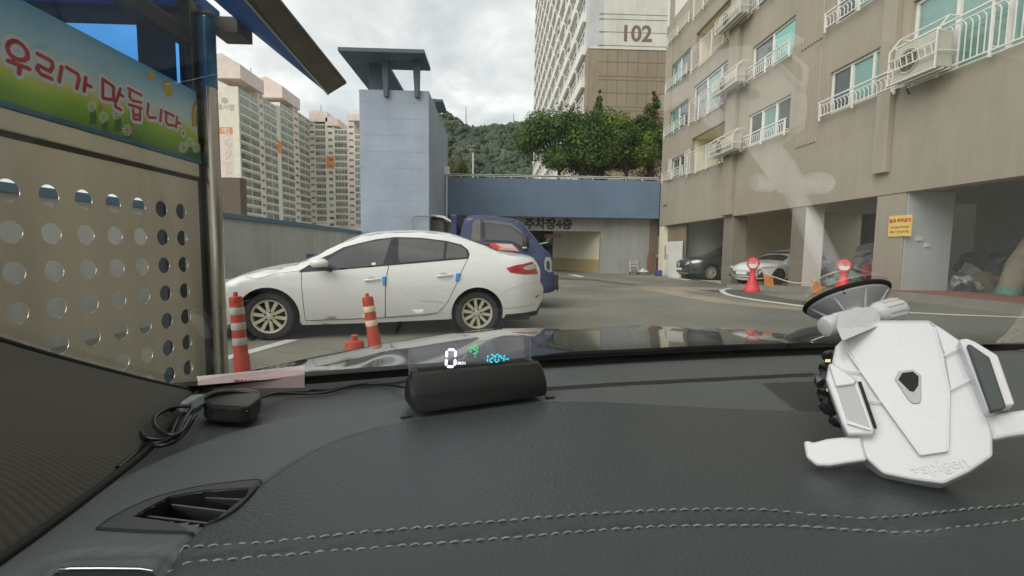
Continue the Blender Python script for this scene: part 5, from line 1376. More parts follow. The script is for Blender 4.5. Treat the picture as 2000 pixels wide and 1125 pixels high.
# ================================================================== RECYCLING SHELTER ON THE LEFT
SX = -1.38
sh = thing('recycling_shelter', 'stainless steel shelter with a perforated side panel and Korean banner left of our car', 'shelter', (SX, 2.2, 0))
M_ss = pm('brushed_steel', (.62,.59,.51), .34, .16, 1.6, metal=.72, stretch=(1,2.4,.10), bump=.05, bs=8)
M_ssp = pm('polished_steel', (.52,.48,.42), .2, .1, 3, metal=.92)
M_ssd = pm('dark_steel', srgb(84,84,78), .4, .1, 3, metal=.5)
M_rb = pm('roof_blue', srgb(40,96,160), .45, .1, 2); M_rdb = pm('roof_dark_blue', srgb(34,58,86), .6, .12, 2)
def YZ(px, py, X=SX):
    p = onX(px, py, X); return (p.y, p.z)
m = M_rb; nt = m.node_tree; b = nt.nodes['Principled BSDF']; t = nn(nt, 'ShaderNodeBsdfTranslucent', inp={'Color': (.05,.24,.52,1)}); mx = nn(nt, 'ShaderNodeMixShader', inp={0: .4})
nt.links.new(b.outputs[0], mx.inputs[1]); nt.links.new(t.outputs[0], mx.inputs[2]); nt.links.new(mx.outputs[0], nt.nodes['Material Output'].inputs[0])
# perforated sheet with real holes
hy0, hz0 = YZ(354, 413); pitch = .1205
ztopp = YZ(385, 352)[1]; 
hl = []
for c in range(14):
    for r_ in range(8):
        cy, cz = hy0 - pitch*c, hz0 - .1165*r_
        if cy < .5: continue
        hl.append([(cy+.0335*math.cos(2*PI*k/22), cz+.0335*math.sin(2*PI*k/22)) for k in range(22)])
yR = YZ(388, 400)[0]
ov_, of_ = cdt([(.3,.12),(yR,.12),(yR,ztopp),(.3,ztopp)], holes=hl)
mb = MB(); mb.add([(SX, p.x, p.y) for p in ov_], of_)
for h in hl:
    n = len(h); mb.add([(SX, a, b_) for a, b_ in h] + [(SX-.003, a, b_) for a, b_ in h], [(i, (i+1)%n, (i+1)%n+n, i+n) for i in range(n)])
mb.build('perforated_panel', M_ss, sh, fixn=False)
# rails
zb1, zb2 = ztopp+.012, YZ(385, 319)[1]
MB().box((SX-.05, .3, zb1), (SX+.012, yR, zb2)).build('middle_rail', M_ss, sh, bevel=.006)
MB().box((SX-.04, .3, ztopp-.004), (SX+.004, yR, ztopp+.012)).build('dark_seam', M_blackp, sh)  # solid black strip for the dark seam under the rail
zbt = YZ(300, 137)[1]
z_t0, z_t1 = YZ(390, 98)[1], YZ(390, 70)[1]
MB().box((SX-.06, .3, z_t0), (SX-.002, yR+.02, z_t1)).build('top_rail', M_ssd, sh, bevel=.004)
MB().box((SX-.06, yR+.001, .0), (SX+.0, yR+.05, 2.42)).build('frame_post', M_ssd, sh, bevel=.004)
yp_ = onX(417, 400, SX+.03).y
MB().tube([(SX+.03, yp_, 0), (SX+.03, yp_, 2.31)], .036, 28).build('pipe_post', M_ssp, sh, smooth=50)
MB().tube([(SX+.03, yp_, onX(417,185,SX).z), (SX+.03, yp_, 2.295)], .0372, 28, False).build('pipe_blue_reflection', pm('pipe_blue_reflection', srgb(70,128,160), .3, .2, 6, metal=.4), sh, smooth=50)  # blue sleeve: the pipe's blue reflection put into colour
MB().lathe([(.037,0),(.042,.004),(.042,.016),(.037,.02)], (SX+.03, yp_, 2.3), seg=28, cap=False).build('pipe_collar', M_ssd, sh, smooth=40)
# banner --------------------------------------------------------------
m = bpy.data.materials.new('banner_print'); m.use_nodes = True; nt = m.node_tree; b = nt.nodes['Principled BSDF']
b.inputs['Roughness'].default_value = .45
tc = nn(nt, 'ShaderNodeTexCoord'); sp = nn(nt, 'ShaderNodeSeparateXYZ'); nt.links.new(tc.outputs['Object'], sp.inputs[0])
no = nn(nt, 'ShaderNodeTexNoise', inp={'Scale': 2.4, 'Detail': 3.0}); nt.links.new(tc.outputs['Object'], no.inputs[0])
ma = nn(nt, 'ShaderNodeMath', operation='MULTIPLY_ADD', inp={1: .14}); nt.links.new(no.outputs['Fac'], ma.inputs[0]); nt.links.new(sp.outputs[2], ma.inputs[2])
mr = nn(nt, 'ShaderNodeMapRange', inp={'From Min': zb2+.07, 'From Max': zbt+.07}); nt.links.new(ma.outputs[0], mr.inputs[0])
r = nn(nt, 'ShaderNodeValToRGB'); els = r.color_ramp.elements
els[0].position = 0; els[0].color = (*srgb(92,136,44), 1); els[1].position = 1.0; els[1].color = (*srgb(84,160,204), 1)
for p_, c_ in ((.22, (130,182,50)), (.36, (190,208,80)), (.42, (206,216,160)), (.5, (204,224,230)), (.75, (160,206,230))):
    e = els.new(p_); e.color = (*srgb(*c_), 1)
nt.links.new(mr.outputs[0], r.inputs[0]); nt.links.new(r.outputs[0], b.inputs['Base Color'])
yB = YZ(383, 250)[0]
bn = MB().box((SX-.012, .3, zb2+.002), (SX+.006, yB, zbt)).build('banner', m, sh)
MB().box((SX-.01, .3, zb2-.002), (SX+.02, yB, zb2+.012)).build('banner_trim', pm('blue_trim', srgb(60,110,140), .35, .1, 3, metal=.4), sh)
LET = [[(95,85),(55,100),(38,140),(50,185),(80,218),(130,243),(180,250),(213,225),(208,178),(175,130),(130,95),(95,85)], [(45,255),(225,322)], [(147,300),(137,363)],
 [(295,195),(415,258),(425,300),(400,345),(305,292),(290,325),(325,368),(415,407)], [(500,305),(478,430)],
 [(540,310),(635,365),(648,405),(627,485)], [(705,395),(690,510)], [(702,450),(748,473)],
 [(850,408),(942,475),(940,585),(850,570),(850,408)], [(1000,490),(965,590)], [(985,535),(1022,552)], [(958,605),(955,642),(1003,668)],
 [(1065,487),(1178,545)], [(1082,500),(1076,560),(1100,590),(1172,605)], [(1072,625),(1180,657)], [(1107,667),(1112,745),(1165,752),(1165,672)], [(1112,708),(1160,715)],
 [(1237,617),(1227,700),(1240,733),(1298,735)], [(1347,667),(1337,765)],
 [(1375,683),(1452,720)], [(1388,697),(1386,768),(1400,793),(1462,803)], [(1482,728),(1470,818)], [(1480,775),(1508,783)], [(1531,864),(1533,872)]]
def banner_stroke(mb, pts, wpx, lift):
    q = [YZ(x/4.3275, 60+y/4.3275) for x, y in pts]
    vs, fs = stroke(q, wpx)
    mb.add([(SX+.006+lift-p.z*0-(-p.z if p.z > 0 else 0)*0 + p.z, p.x, p.y) for p in vs], fs)
halo, let = MB(), MB()
for i_, s_ in enumerate(LET):
    w_ = .0115 if s_[0][0] < 800 else .0105
    banner_stroke(halo, s_, .034, .0006+i_*.00004); banner_stroke(let, s_, w_*1.08, .0022+i_*.00004)
halo.build('letter_outline', pm('pale_outline', srgb(214,226,228), .5, .03, 5), bn, fixn=False)
let.build('lettering', pm('crimson_letter', srgb(186,36,60), .5, .06, 8), bn, fixn=False)
def bpt(x, y, lift): p = YZ(x/4.3275, 60+y/4.3275); return (SX+.006+lift, p[0], p[1])
cy, cz = YZ(1730/4.3275, 60+800/4.3275)
for k, c_ in enumerate(((196,140,84),(206,186,100),(120,160,110),(84,120,160),(110,90,150))):
    r1 = .105-.014*k; mb = MB()
    pts = [(SX+.0063+k*.00004, cy-rr_*math.cos(a), cz+rr_*1.25*math.sin(a)) for rr_ in (r1, r1-.014) for a in [PI*.62*i/20-.25 for i in range(21)]]
    pts = [p for p in pts]
    fs = [(i, i+1, 22+i, 21+i) for i in range(20) if pts[i][1] < yB-.002 and pts[i+1][1] < yB-.002 and pts[i+1][2] < zbt]
    mb.add(pts, fs)
    if fs: mb.build('rainbow_stripe', pm('rainbow_%s' % 'abcde'[k], srgb(*c_), .5, .0), bn, fixn=False)
for (x, y, rx, ry) in ((1262,378,30,38),(1398,470,34,44),(1412,510,34,48)):
    MB().add([bpt(x+rx*math.cos(k*PI/9), y+ry*math.sin(k*PI/9), .0010+x*1e-7+y*1e-7) for k in range(18)], [tuple(range(18))]).build('balloon', pm('balloon_yellow', srgb(206,178,48), .5, .1, 9), bn, fixn=False)
fl, st_ = MB(), MB()
for i, (x, y, r_) in enumerate(((760,640,46),(860,730,48),(970,700,48),(1060,840,48),(1535,985,46),(1592,940,42),(1645,985,44))):
    for k in range(11):
        a = 2*PI*k/11; q = [bpt(x+r_*.15*math.cos(a+.6), y+r_*.15*math.sin(a+.6), .0008+i*2e-5), bpt(x+r_*.75*math.cos(a-.14), y+r_*.9*math.sin(a-.14), .0008+i*2e-5), bpt(x+r_*math.cos(a), y+r_*1.2*math.sin(a), .0008+i*2e-5), bpt(x+r_*.75*math.cos(a+.14), y+r_*.9*math.sin(a+.14), .0008+i*2e-5)]
        fl.add(q, [(0,1,2,3)])
    for k in range(3): st_.add([bpt(x-8+k*14, y+20, .0004+i*2e-5+k*4e-6), bpt(x+8+k*14, y+20, .0004+i*2e-5+k*4e-6), bpt(x+30+k*20-30, y+min(150, 1100-y), .0004+i*2e-5+k*4e-6), bpt(x+10+k*20-30, y+min(150, 1100-y), .0004+i*2e-5+k*4e-6)], [(0,1,2,3)])
fl.build('daisies', pm('daisy_white', srgb(232,238,230), .5, .05, 9), bn, fixn=False); st_.build('flower_stems', pm('stem_green', srgb(64,116,60), .5, .2, 9), bn, fixn=False)
for (x, y) in ((835,650),(1110,830)):
    MB().add([bpt(x+20*math.cos(k*PI/7)*(1 if k%2 else .6), y+36*math.sin(k*PI/7)*(1 if k%2 else .7), .0011) for k in range(14)], [tuple(range(14))]).build('small_flower', pm('flower_pink', srgb(200,120,104), .5, .1, 9), bn, fixn=False)
# tinted pane between the banner and the top rail, column and roof
MB().add([(SX-.03,.3,zbt-.01),(SX-.03,yR,zbt-.01),(SX-.03,yR,z_t0+.004),(SX-.03,.3,z_t0+.004)], [(0,3,2,1)]).build('blue_pane', sheet('blue_polycarbonate', (.10,.42,.95), .0, 1.12, .12), sh, fixn=False)
cX = SX-1.0
rz = onY(260, 38, 2.45).z
MB().box((-1.655, 2.27, 0), (-1.575, 2.41, rz+.06)).build('inner_column', pm('column_blue', srgb(44,58,72), .6, .1, 2), sh)
MB().box((SX-2.2, -.2, rz), (SX+.0, 2.45, rz+.05)).build('roof_sheet', M_rb, sh)
MB().box((SX-2.2, 2.3, rz-.1+.07), (SX-.1, 2.44, rz-.002)).build('roof_beam', M_rdb, sh)
for k in range(3): MB().box((SX-.9-.45*k, .0, rz-.08), (SX-.84-.45*k, 2.3, rz-.002)).build('rafter', M_rdb, sh)
Ye = 3.2
o1, i1 = onY(677, 163, Ye), onY(641, 185, Ye)
mb = MB(); 
o2, i2 = onY(545, 0, 2.0), onY(480, 0, 2.0)
o0 = o1+(o2-o1)*2.6; i0 = i1+(i2-i1)*2.6; t_ = Vector((-.002,0,.014))
mb.add([o1, i1, i1+t_, o1+t_, o0, i0, i0+t_, o0+t_], [(0,1,2,3),(7,6,5,4),(0,4,5,1),(1,5,6,2),(2,6,7,3),(3,7,4,0)]); mb.build('eave_plank', pm('weathered_plank', srgb(104,96,84), .85, .25, 4, bump=.3, bs=20), sh)
P_ = onY(440, 20, 2.3)
mb = MB(); q = [i1+Vector((0,0,.003)), i0+Vector((0,0,.003)), Vector((P_.x, -.1, P_.z)), P_]
mb.add(q + [p+Vector((-.0,0,.03)) for p in q], [(0,1,2,3),(7,6,5,4),(0,3,7,4),(0,4,5,1),(1,5,6,2),(2,6,7,3)]); mb.build('eave_sheet', M_rb, sh, fixn=False)
MB().bar(i1, i0, .008, .008).build('eave_edge', M_offw, sh)
a, b_ = onY(432, 62, 2.36), onY(497, 75, 2.52)
MB().box((a.x-.05, 2.36, b_.z-.04), (b_.x, 2.5, b_.z+.03)).build('bracket', pm('bracket_brown', srgb(96,90,82), .7, .2, 5), sh)
# ================================================================== OUR OWN CAR (dashboard, windscreen, bonnet)
import numpy as np
TH = R(12); Ur = Vector((math.cos(TH), math.sin(TH), 0)); Vf = Vector((-math.sin(TH), math.cos(TH), 0))
DZ0 = H - .165
def V(u, v, z): return Ur*u + Vf*v + Vector((0,0,z))
def toUV(p): return (p.x*Ur.x+p.y*Ur.y, p.x*Vf.x+p.y*Vf.y)
def dpx(px, py, z=DZ0): return toUV(onZ(px, py, z))
ALP = R(33)
def vb(u): return .634 - .12*(min(u, 1.1)-.39)**2
def gl(u, z): return vb(u) - (z-DZ0)/math.tan(ALP)
oc = thing('car', 'dark car we sit in: dashboard, windscreen pillar and glossy black bonnet in the foreground', 'car', V(.39, .6, 0))
M_dash = pm('dash_leather', srgb(60,65,67), .33, .08, 5, bump=.24, bs=420, spec=.42, bkind='leather', bdist=.0012)
M_dash2 = pm('dash_plastic', srgb(84,88,88), .42, .06, 5, bump=.22, bs=600, spec=.4, bkind='leather', bdist=.0009)
M_dash3 = pm('vent_plastic', srgb(64,66,67), .5, .04, 5, bump=.15, bs=900)
M_dark2 = pm('recess_shade_plastic', srgb(46,49,50), .5, .04, 5, bump=.2, bs=600, bkind='leather', bdist=.0008)  # darker plastic colour carries the shadow of the dashboard recess
M_dblack = pm('matt_black', srgb(20,20,21), .7, .1, 6); M_gloss = pm('gloss_black_plastic', srgb(26,26,27), .32, .1, 6, spec=.6)
# ---- dashboard heightfield
C1 = [dpx(*p) for p in ((250,1190),(310,1125),(350,1075),(420,1018),(500,958),(570,910),(640,873),(720,846),(810,827),(930,807),(1045,793),(1150,791),(1300,798),(1450,806),(1620,812),(1800,822),(2100,850))]
C2 = [dpx(*p) for p in ((-60,1085),(60,1015),(200,945),(330,885),(400,858),(480,833),(600,806),(700,793),(790,780),(870,770))]
C3 = [dpx(*p) for p in ((1040,761),(1200,750),(1380,741),(1545,733),(1590,731))]
C4 = [dpx(*p) for p in ((200,1125),(340,1102),(700,1073),(1000,1049),(1285,1029),(1530,1027),(1660,1033),(1770,1040),(2000,1013),(2200,985))]
C5 = [dpx(*p) for p in ((1490,748),(1520,772),(1562,803))]
C6 = [dpx(*p) for p in ((70,1125),(95,1098),(140,1082),(250,1078),(325,1078),(345,1092),(340,1125))]
C1, C2, C3, C4, C5, C6 = [[Vector(p) for p in c] for c in (C1, C2, C3, C4, C5, C6)]
C1 = smooth_path(C1, 4); C2 = smooth_path(C2, 4); C4 = smooth_path(C4, 4)
def dfield(P, curve):
    """distance and signed side of points P to a polyline (positive = left of travel)"""
    best = np.full(len(P), 1e9); side = np.zeros(len(P))
    for a, b in zip(curve, curve[1:]):
        a = np.array(a); d = np.array(b)-a; L2 = d@d
        if L2 < 1e-12: continue
        t = np.clip(((P-a)@d)/L2, 0, 1); q = P-a-np.outer(t, d); dist = np.hypot(q[:,0], q[:,1])
        s_ = d[0]*q[:,1]-d[1]*q[:,0]; m = dist < best
        best = np.where(m, dist, best); side = np.where(m, np.sign(s_), side)
    return best, side
def nss(a, b, x): t = np.clip((x-a)/(b-a), 0, 1); return t*t*(3-2*t)
def dash_h(P):
    z = np.full(len(P), DZ0)
    d, s = dfield(P, C1); sd = d*s          # + = beyond (windscreen side)
    z += .0055*(1-nss(-.006, .002, sd)) - .0040*np.exp(-((sd-.001)/.0030)**2)
    d, s = dfield(P, C2); sd = d*s
    m = nss(.06,-.02,P[:,0])
    z -= .009*nss(-.006, .007, sd)*m
    d, s = dfield(P, C3); z -= .003*(1-nss(.0040, .009, d))
    d, s = dfield(P, C5); z -= .002*(1-nss(.001, .003, d))
    d, s = dfield(P, C4); sd = d*s
    z -= .0035*np.exp(-(sd/.0026)**2)
    below = np.clip(-sd, 0, 1); z -= 2.2*below**2 + .12*below
    z -= .0012*np.exp(-((np.abs(sd)-.0052)/.0014)**2)
    d, s = dfield(P, C6); z -= .004*np.exp(-(d/.0022)**2)
    z -= .004*nss(.02, .0, np.abs(P[:,1]-(.634-.12*(P[:,0]-.39)**2)+.012)-.0)
    return z
def dz_at(u, v): return float(dash_h(np.array([[u, v]]))[0])
us = np.arange(-.62, 1.05, .0032); vsx = np.arange(.10, .66, .0032)
UU, VV = np.meshgrid(us, vsx); P = np.stack([UU.ravel(), VV.ravel()], 1); Z = dash_h(P)
vent_in = [Vector(dpx(*p)) for p in ((260,1013),(282,998),(331,972),(399,960),(488,954),(478,969),(428,1008),(400,1026),(307,1019))]
def inpoly(px_, py_, pg):
    r = np.zeros(len(px_), bool); j = len(pg)-1
    for i in range(len(pg)):
        a, b = pg[i], pg[j]
        c = ((a[1] > py_) != (b[1] > py_)) & (px_ < (b[0]-a[0])*(py_-a[1])/(b[1]-a[1]+1e-12)+a[0]); r ^= c; j = i
    return r
pil_b = [Vector(dpx(*p)) for p in ((384,762),(345,808),(280,879),(207,937),(103,1015),(0,1088),(-150,1190))]
nu, nv = len(us), len(vsx)
cu = (UU[:-1,:-1]+.0016).ravel(); cv = (VV[:-1,:-1]+.0016).ravel()
hole = inpoly(cu, cv, vent_in)
vbb = .634-.12*(cu-.39)**2
ok = (~hole) & (cv < vbb-.004)
ii, jj = np.meshgrid(np.arange(nu-1), np.arange(nv-1)); base = (jj*nu+ii).ravel()[ok]
faces = np.stack([base, base+1, base+nu+1, base+nu], 1)
X3 = P[:,0]*Ur.x+P[:,1]*Vf.x; Y3 = P[:,0]*Ur.y+P[:,1]*Vf.y
mb = MB(); mb.v = list(map(tuple, np.stack([X3, Y3, Z], 1))); mb.f = [tuple(int(k) for k in f) for f in faces]
dash = mb.build('dashboard', M_dash, oc, smooth=180, fixn=False)
dash.data.materials.append(M_dash2); dash.data.materials.append(M_dark2)
cP = np.stack([cu[ok], cv[ok]], 1); dd_, sd_ = dfield(cP, C1); recess_shade = inpoly(cP[:,0], cP[:,1], [Vector(dpx(*p)) for p in ((1490,748),(1720,741),(1760,818),(1562,803))])
mi = np.where(recess_shade, 2, np.where(sd_ > 0, 1, 0)).astype(np.int32); dash.data.polygons.foreach_set('material_index', mi)
dash.data.update()
MB().tube([V(p.x, p.y, dz_at(p.x, p.y)+.0000) for p in C1[6:]], .0009, 6).build('dashboard_seam', M_dblack, dash, smooth=60)
# vent
vent_out = [Vector(dpx(*p)) for p in ((190,1034),(225,1010),(275,985),(330,966),(400,951),(480,941),(507,940),(509,950),(497,975),(465,1010),(430,1033),(405,1040),(385,1041),(340,1041),(270,1039))]
ov_, of_ = cdt(vent_out, holes=[vent_in])
mb = MB(); zt2 = lambda p: dz_at(p.x, p.y)+.0012
mb.add([V(p.x, p.y, zt2(p)) for p in ov_], of_)
n = len(vent_in); mb.add([V(p.x, p.y, zt2(p)) for p in vent_in]+[V(p.x, p.y, zt2(p)-.0025) for p in vent_in], [(i, (i+1)%n, (i+1)%n+n, i+n) for i in range(n)])
vt = mb.build('air_vent', M_dash3, oc, fixn=False)
mb = MB(); mb.add([V(p.x, p.y, zt2(p)-.0016) for p in vent_in]+[V(p.x, p.y, DZ0-.027) for p in vent_in], [(i, (i+1)%n, (i+1)%n+n, i+n) for i in range(n)]); mb.v = [tuple(Vector(v)+(sum((V(p.x,p.y,0) for p in vent_in), Vector())/n-Vector((v[0],v[1],0)))*.012) for v in mb.v]; mb.build('vent_sides', M_dblack, vt, fixn=False)
vo = vent_out+[vent_out[0]]
MB().tube([V(p.x, p.y, dz_at(p.x, p.y)+.0004) for p in smooth_path(vo, 3)], .0011, 6).build('vent_gap', M_dblack, vt)
mb = MB(); mb.add([V(p.x, p.y, DZ0-.028) for p in vent_in], [tuple(range(n))]); mb.build('vent_duct', M_dblack, vt)
for (a, b_) in (((400,962),(482,966)),((333,975),(449,989)),((283,997),(415,1012))):
    p, q = dpx(*a), dpx(*b_)
    mb = MB(); A_, B_2 = V(*p, DZ0-.004), V(*q, DZ0-.004); 
    mb.add([A_, B_2, B_2+Vf*.0014+Vector((0,0,.0002)), A_+Vf*.0014+Vector((0,0,.0002)), A_+Vf*.009+Vector((0,0,-.014)), B_2+Vf*.009+Vector((0,0,-.014))], [(0,1,2,3),(3,2,5,4),(0,1,5,4)])
    mb.build('vent_slat', M_dash2, vt, fixn=False)
# instrument hood trim at the lower left
mb = MB(); mb.tube([V(*dpx(*p), DZ0+.002) for p in ((108,1128),(115,1120),(140,1117.5),(200,1117),(275,1118),(300,1122))], [.0005,.0009,.001,.001,.0009,.0005], 8)
mb.build('chrome_trim', pm('chrome', (.32,.34,.36), .25, 0, 1, metal=1.0), oc, smooth=60)
mb = MB(); q_ = [V(*dpx(*p), DZ0+.0005) for p in ((112,1124),(140,1119),(275,1119.5),(300,1124),(330,1150),(60,1150))]; mb.prism(q_, (0,0,.0008)); mb.build('display_cover', M_dblack, oc)
# defroster slot
sl = MB(); vs_ = []
for i, p in enumerate(C3):
    d = (C3[min(i+1,len(C3)-1)]-C3[max(i-1,0)]).normalized(); q = Vector((-d.y, d.x))*.0048
    for k in (p+q, p-q): vs_.append(V(k.x, k.y, DZ0+.0004))
sl.add(vs_, [(2*i,2*i+1,2*i+3,2*i+2) for i in range(len(C3)-1)]); sl.build('defroster_slot', M_dblack, oc)
# stitches
M_thread = pm('grey_thread', srgb(124,128,128), .7, .3, 90)
for pts in (((350,1086),(500,1076),(700,1058),(850,1046),(1000,1033),(1140,1022),(1280,1014),(1400,1011.5),(1500,1013),(1620,1022),(1700,1027),(1760,1025),(1880,1012),(2010,998),(2150,980)),
            ((325,1116),(500,1103),(700,1086),(850,1076),(1000,1065),(1140,1052),(1290,1042),(1400,1040),(1540,1041),(1660,1049),(1740,1053),(1800,1051),(1900,1039),(2010,1026),(2150,1010))):
    C = smooth_path([Vector(dpx(*p)) for p in pts], 8)
    L = [0]
    for a, b_ in zip(C, C[1:]): L.append(L[-1]+(b_-a).length)
    tot = L[-1]; mb = MB(); s_ = 0; st = .0071
    def at(s):
        s = min(s, tot-1e-6)
        for i in range(len(L)-1):
            if L[i+1] >= s: t = (s-L[i])/(L[i+1]-L[i]); return C[i].lerp(C[i+1], t)
        return C[-1]
    k = 0
    while s_ < tot-st:
        jt = random.uniform(-.0004, .0004)
        a, m_, c = at(s_+.0006), at(s_+st*.42), at(s_+st*.80)
        b2 = at(s_+st*.62); mb.tube([V(a.x, a.y, dz_at(a.x,a.y)-.0001), V(m_.x, m_.y+jt, dz_at(m_.x,m_.y)+.0007), V(b2.x, b2.y+jt, dz_at(b2.x,b2.y)+.0007), V(c.x, c.y, dz_at(c.x,c.y)-.0001)], [.0004,.00056,.00056,.0004], 6)
        s_ += st; k += 1
    mb.build('stitching', M_thread, dash, smooth=60)
# ---- windscreen
def glass_pt(u, z): return V(u, gl(u, z), z)
zt0, zt1 = DZ0-.004, DZ0+.62
M_gl = sheet('windscreen_glass', (.93,.955,.945), .01, 1.5, 2.0)
mb = MB(); mb.grid(lambda a, b: glass_pt(-.75+a*2.75, zt0+b*(zt1-zt0)), 41, 15); mb.build('windscreen', M_gl, oc, smooth=180, fixn=False)
mb = MB(); mb.grid(lambda a, b: glass_pt(-.6+a*2.4, DZ0-.006+b*.017)+Vector((0,0,-.0015)), 41, 3); mb.build('windscreen_border', M_dblack, oc, smooth=180, fixn=False)
def onG(px, py):
    """point of the windscreen behind a pixel"""
    d = ray(px, py); lo, hi = .02, 3.0
    f = lambda t: (lambda p: toUV(p)[1]-gl(toUV(p)[0], p.z))(EYE+d*t)
    for _ in range(60):
        m_ = (lo+hi)/2
        if f(m_) < 0: lo = m_
        else: hi = m_
    return EYE+d*lo
# ---- pillar trim
seal = [onG(*p) for p in ((388,757),(300,737),(200,711),(100,683),(0,652),(-60,633),(-150,604))]
inn = Vector((0,0,-.004))
top = smooth_path([p+inn for p in seal], 5); bot = smooth_path([V(p.x, p.y, DZ0+.001) for p in pil_b], 5)
nT = min(len(top), len(bot)); mb = MB()
def pil(a, b):
    i = a*(nT-1); k = int(min(i, nT-2)); t = i-k
    T_ = top[k].lerp(top[k+1], t); B_3 = bot[k].lerp(bot[k+1], t)
    c = T_.lerp(B_3, b); dirc = (EYE-c).normalized(); w_ = (T_-B_3).length
    return c + dirc*min(.10*w_, .02)*math.sin(PI*b)
mb.grid(pil, 60, 24)
m = bpy.data.materials.new('pillar_fabric'); m.use_nodes = True; nt = m.node_tree; b = nt.nodes['Principled BSDF']
b.inputs['Roughness'].default_value = .95; b.inputs['Specular IOR Level'].default_value = .15
tc = nn(nt, 'ShaderNodeTexCoord'); mp = nn(nt, 'ShaderNodeMapping'); mp.inputs['Rotation'].default_value = (0, R(-60), R(20)); nt.links.new(tc.outputs['Object'], mp.inputs[0])
wv = nn(nt, 'ShaderNodeTexWave', inp={'Scale': 420.0, 'Distortion': 1.2, 'Detail': 2.0}); wv.bands_direction = 'Z'; nt.links.new(mp.outputs[0], wv.inputs[0])
r = nn(nt, 'ShaderNodeValToRGB'); r.color_ramp.elements[0].color = (*srgb(86,84,79), 1); r.color_ramp.elements[1].color = (*srgb(98,95,89), 1); nt.links.new(wv.outputs['Fac'], r.inputs[0]); nt.links.new(r.outputs[0], b.inputs['Base Color'])
bp = nn(nt, 'ShaderNodeBump', inp={'Strength': .25, 'Distance': .0004}); nt.links.new(wv.outputs['Fac'], bp.inputs['Height']); nt.links.new(bp.outputs[0], b.inputs['Normal'])
pt = mb.build('pillar_trim', m, oc, smooth=180, fixn=False)
MB().tube([p+Vector((0,0,-.002)) for p in top], .0034, 10).build('seal', M_dblack, pt, smooth=60)
MB().tube([p+Vector((.004,0,.0)) for p in bot], .003, 10).build('seal', M_dblack, pt, smooth=60)
# door side behind the pillar: keeps the cabin closed on the left
mb = MB(); q = [seal[-1]+Vector((-.05,-.02,0)), V(*pil_b[-1], DZ0)]
# roof lining and rear of the cabin, above and behind the camera
M_lin = pm('roof_lining', srgb(120,118,112), .95, .05, 20)
gt = lambda u: gl(u, zt1)
mb = MB(); mb.grid(lambda a, b: V(-.55+a*1.85, gt(-.55+a*1.85)-b*1.7, zt1+.03*math.sin(PI*min(1, b))), 20, 8); mb.build('roof_lining', M_lin, oc, smooth=180, fixn=False)
mb = MB(); mb.grid(lambda a, b: V(-.62+a*2.0, gt(.39)+.0-b*1.7, zt1+.06+.03*math.sin(PI*b)), 14, 6); mb.build('roof', pm('black_paint', srgb(18,18,20), .12, .02, 2, coat=1.0, spec=.6), oc, smooth=180, fixn=False)
# ---- bonnet
M_hood = pm('black_paint', srgb(18,18,20), .12, .02, 2, coat=1.0, spec=.6)
def hz(u, v):
    z = -.1987 - .0918*(v-.9) - .1008*max(0, v-1.15)**2 - .1487*max(0, .32-u)**1.2456 - .0603*max(0, u-.6)**2
    a = u-.39
    z += .004*math.exp(-((abs(a)-.42)/.05)**2)*ss(.95,1.2,v)*(1-ss(1.5,1.8,v))
    if abs(a) > .84: z -= (abs(a)-.84)*3.0
    if v > 1.85: z -= (v-1.85)**2*6
    return H+z
mb = MB(); mb.grid(lambda a, b: (lambda u, v: V(u, v, hz(u, v)))(.39-.9+a*1.8, .80+b*1.35), 91, 61); mb.build('bonnet', M_hood, oc, smooth=180, fixn=False)
mb = MB(); mb.grid(lambda a, b: (lambda u: V(u, vb(u)+.015+b*.22, DZ0-.028-.02*b))(-.5+a*1.8), 40, 4); mb.build('cowl', M_dblack, oc, smooth=180, fixn=False)
# wiper rest on the cowl
def cw(px, py, v):  # point at given forward distance
    return onP(px, py, V(0, v, 0), Vf)
mb = MB(); pts = [cw(x, y, v) for x, y, v in ((1530,668,.90),(1560,655,.90),(1600,648,.90),(1650,652,.9),(1700,664,.9))]
mb.tube(smooth_path(pts, 4), [.008+.006*math.sin(PI*i/16) for i in range(17)], 10)
wi = mb.build('wiper_arm', M_gloss, oc, smooth=60)
MB().tube([cw(1540,676,.86), cw(1600,668,.86), cw(1700,668,.86), cw(1800,690,.86)], [.008,.016,.016,.01], 10).build('wiper_cap', M_gloss, wi, smooth=60)
MB().tube([cw(1584,666,.83), cw(1613,655,.83)], .0012, 6).build('wiper_spring', M_offw, wi)
for k, (px, py) in enumerate(((1065,681),(1171,678))):
    c = cw(px, py, .95); MB().blob(c, .0035, 2, 0, (1,1,.7)).build('washer_nozzle', M_offw, oc, smooth=180)
# ---- phone holder ---------------------------------------------------
M_wp = pm('white_plastic', srgb(208,208,211), .27, .02, 20, spec=.5, coat=.25); M_wp2 = pm('light_grey_plastic', srgb(176,178,180), .4, .03, 20); M_cup = leafm('translucent_white_plastic', srgb(222,222,224), srgb(226,226,228), 3, .3, .45); M_pad = pm('grey_rubber_pad', srgb(62,70,68), .5, .12, 40)
def atd(px, py, d): return EYE + ray(px, py)*d
def zq(x, y): return (1480+x/2.446, 500+y/2.446)
cc = atd(1785, 785, .328)
pn = ((EYE-cc).normalized() + Vector((.10, 0, .34))).normalized()
ph = thing('phone_holder', 'white angular phone holder with suction cup stuck to the windscreen, no phone in it', 'phone holder', cc)
def mp_(x, y, off=0.0): return onP(*zq(x, y), cc+pn*off, pn)
def plate(name, pts, off, thick, m, parent, bevel=.0012):
    return MB().prism([mp_(x, y, off) for x, y in pts], -pn*thick).build(name, m, parent, bevel=bevel)
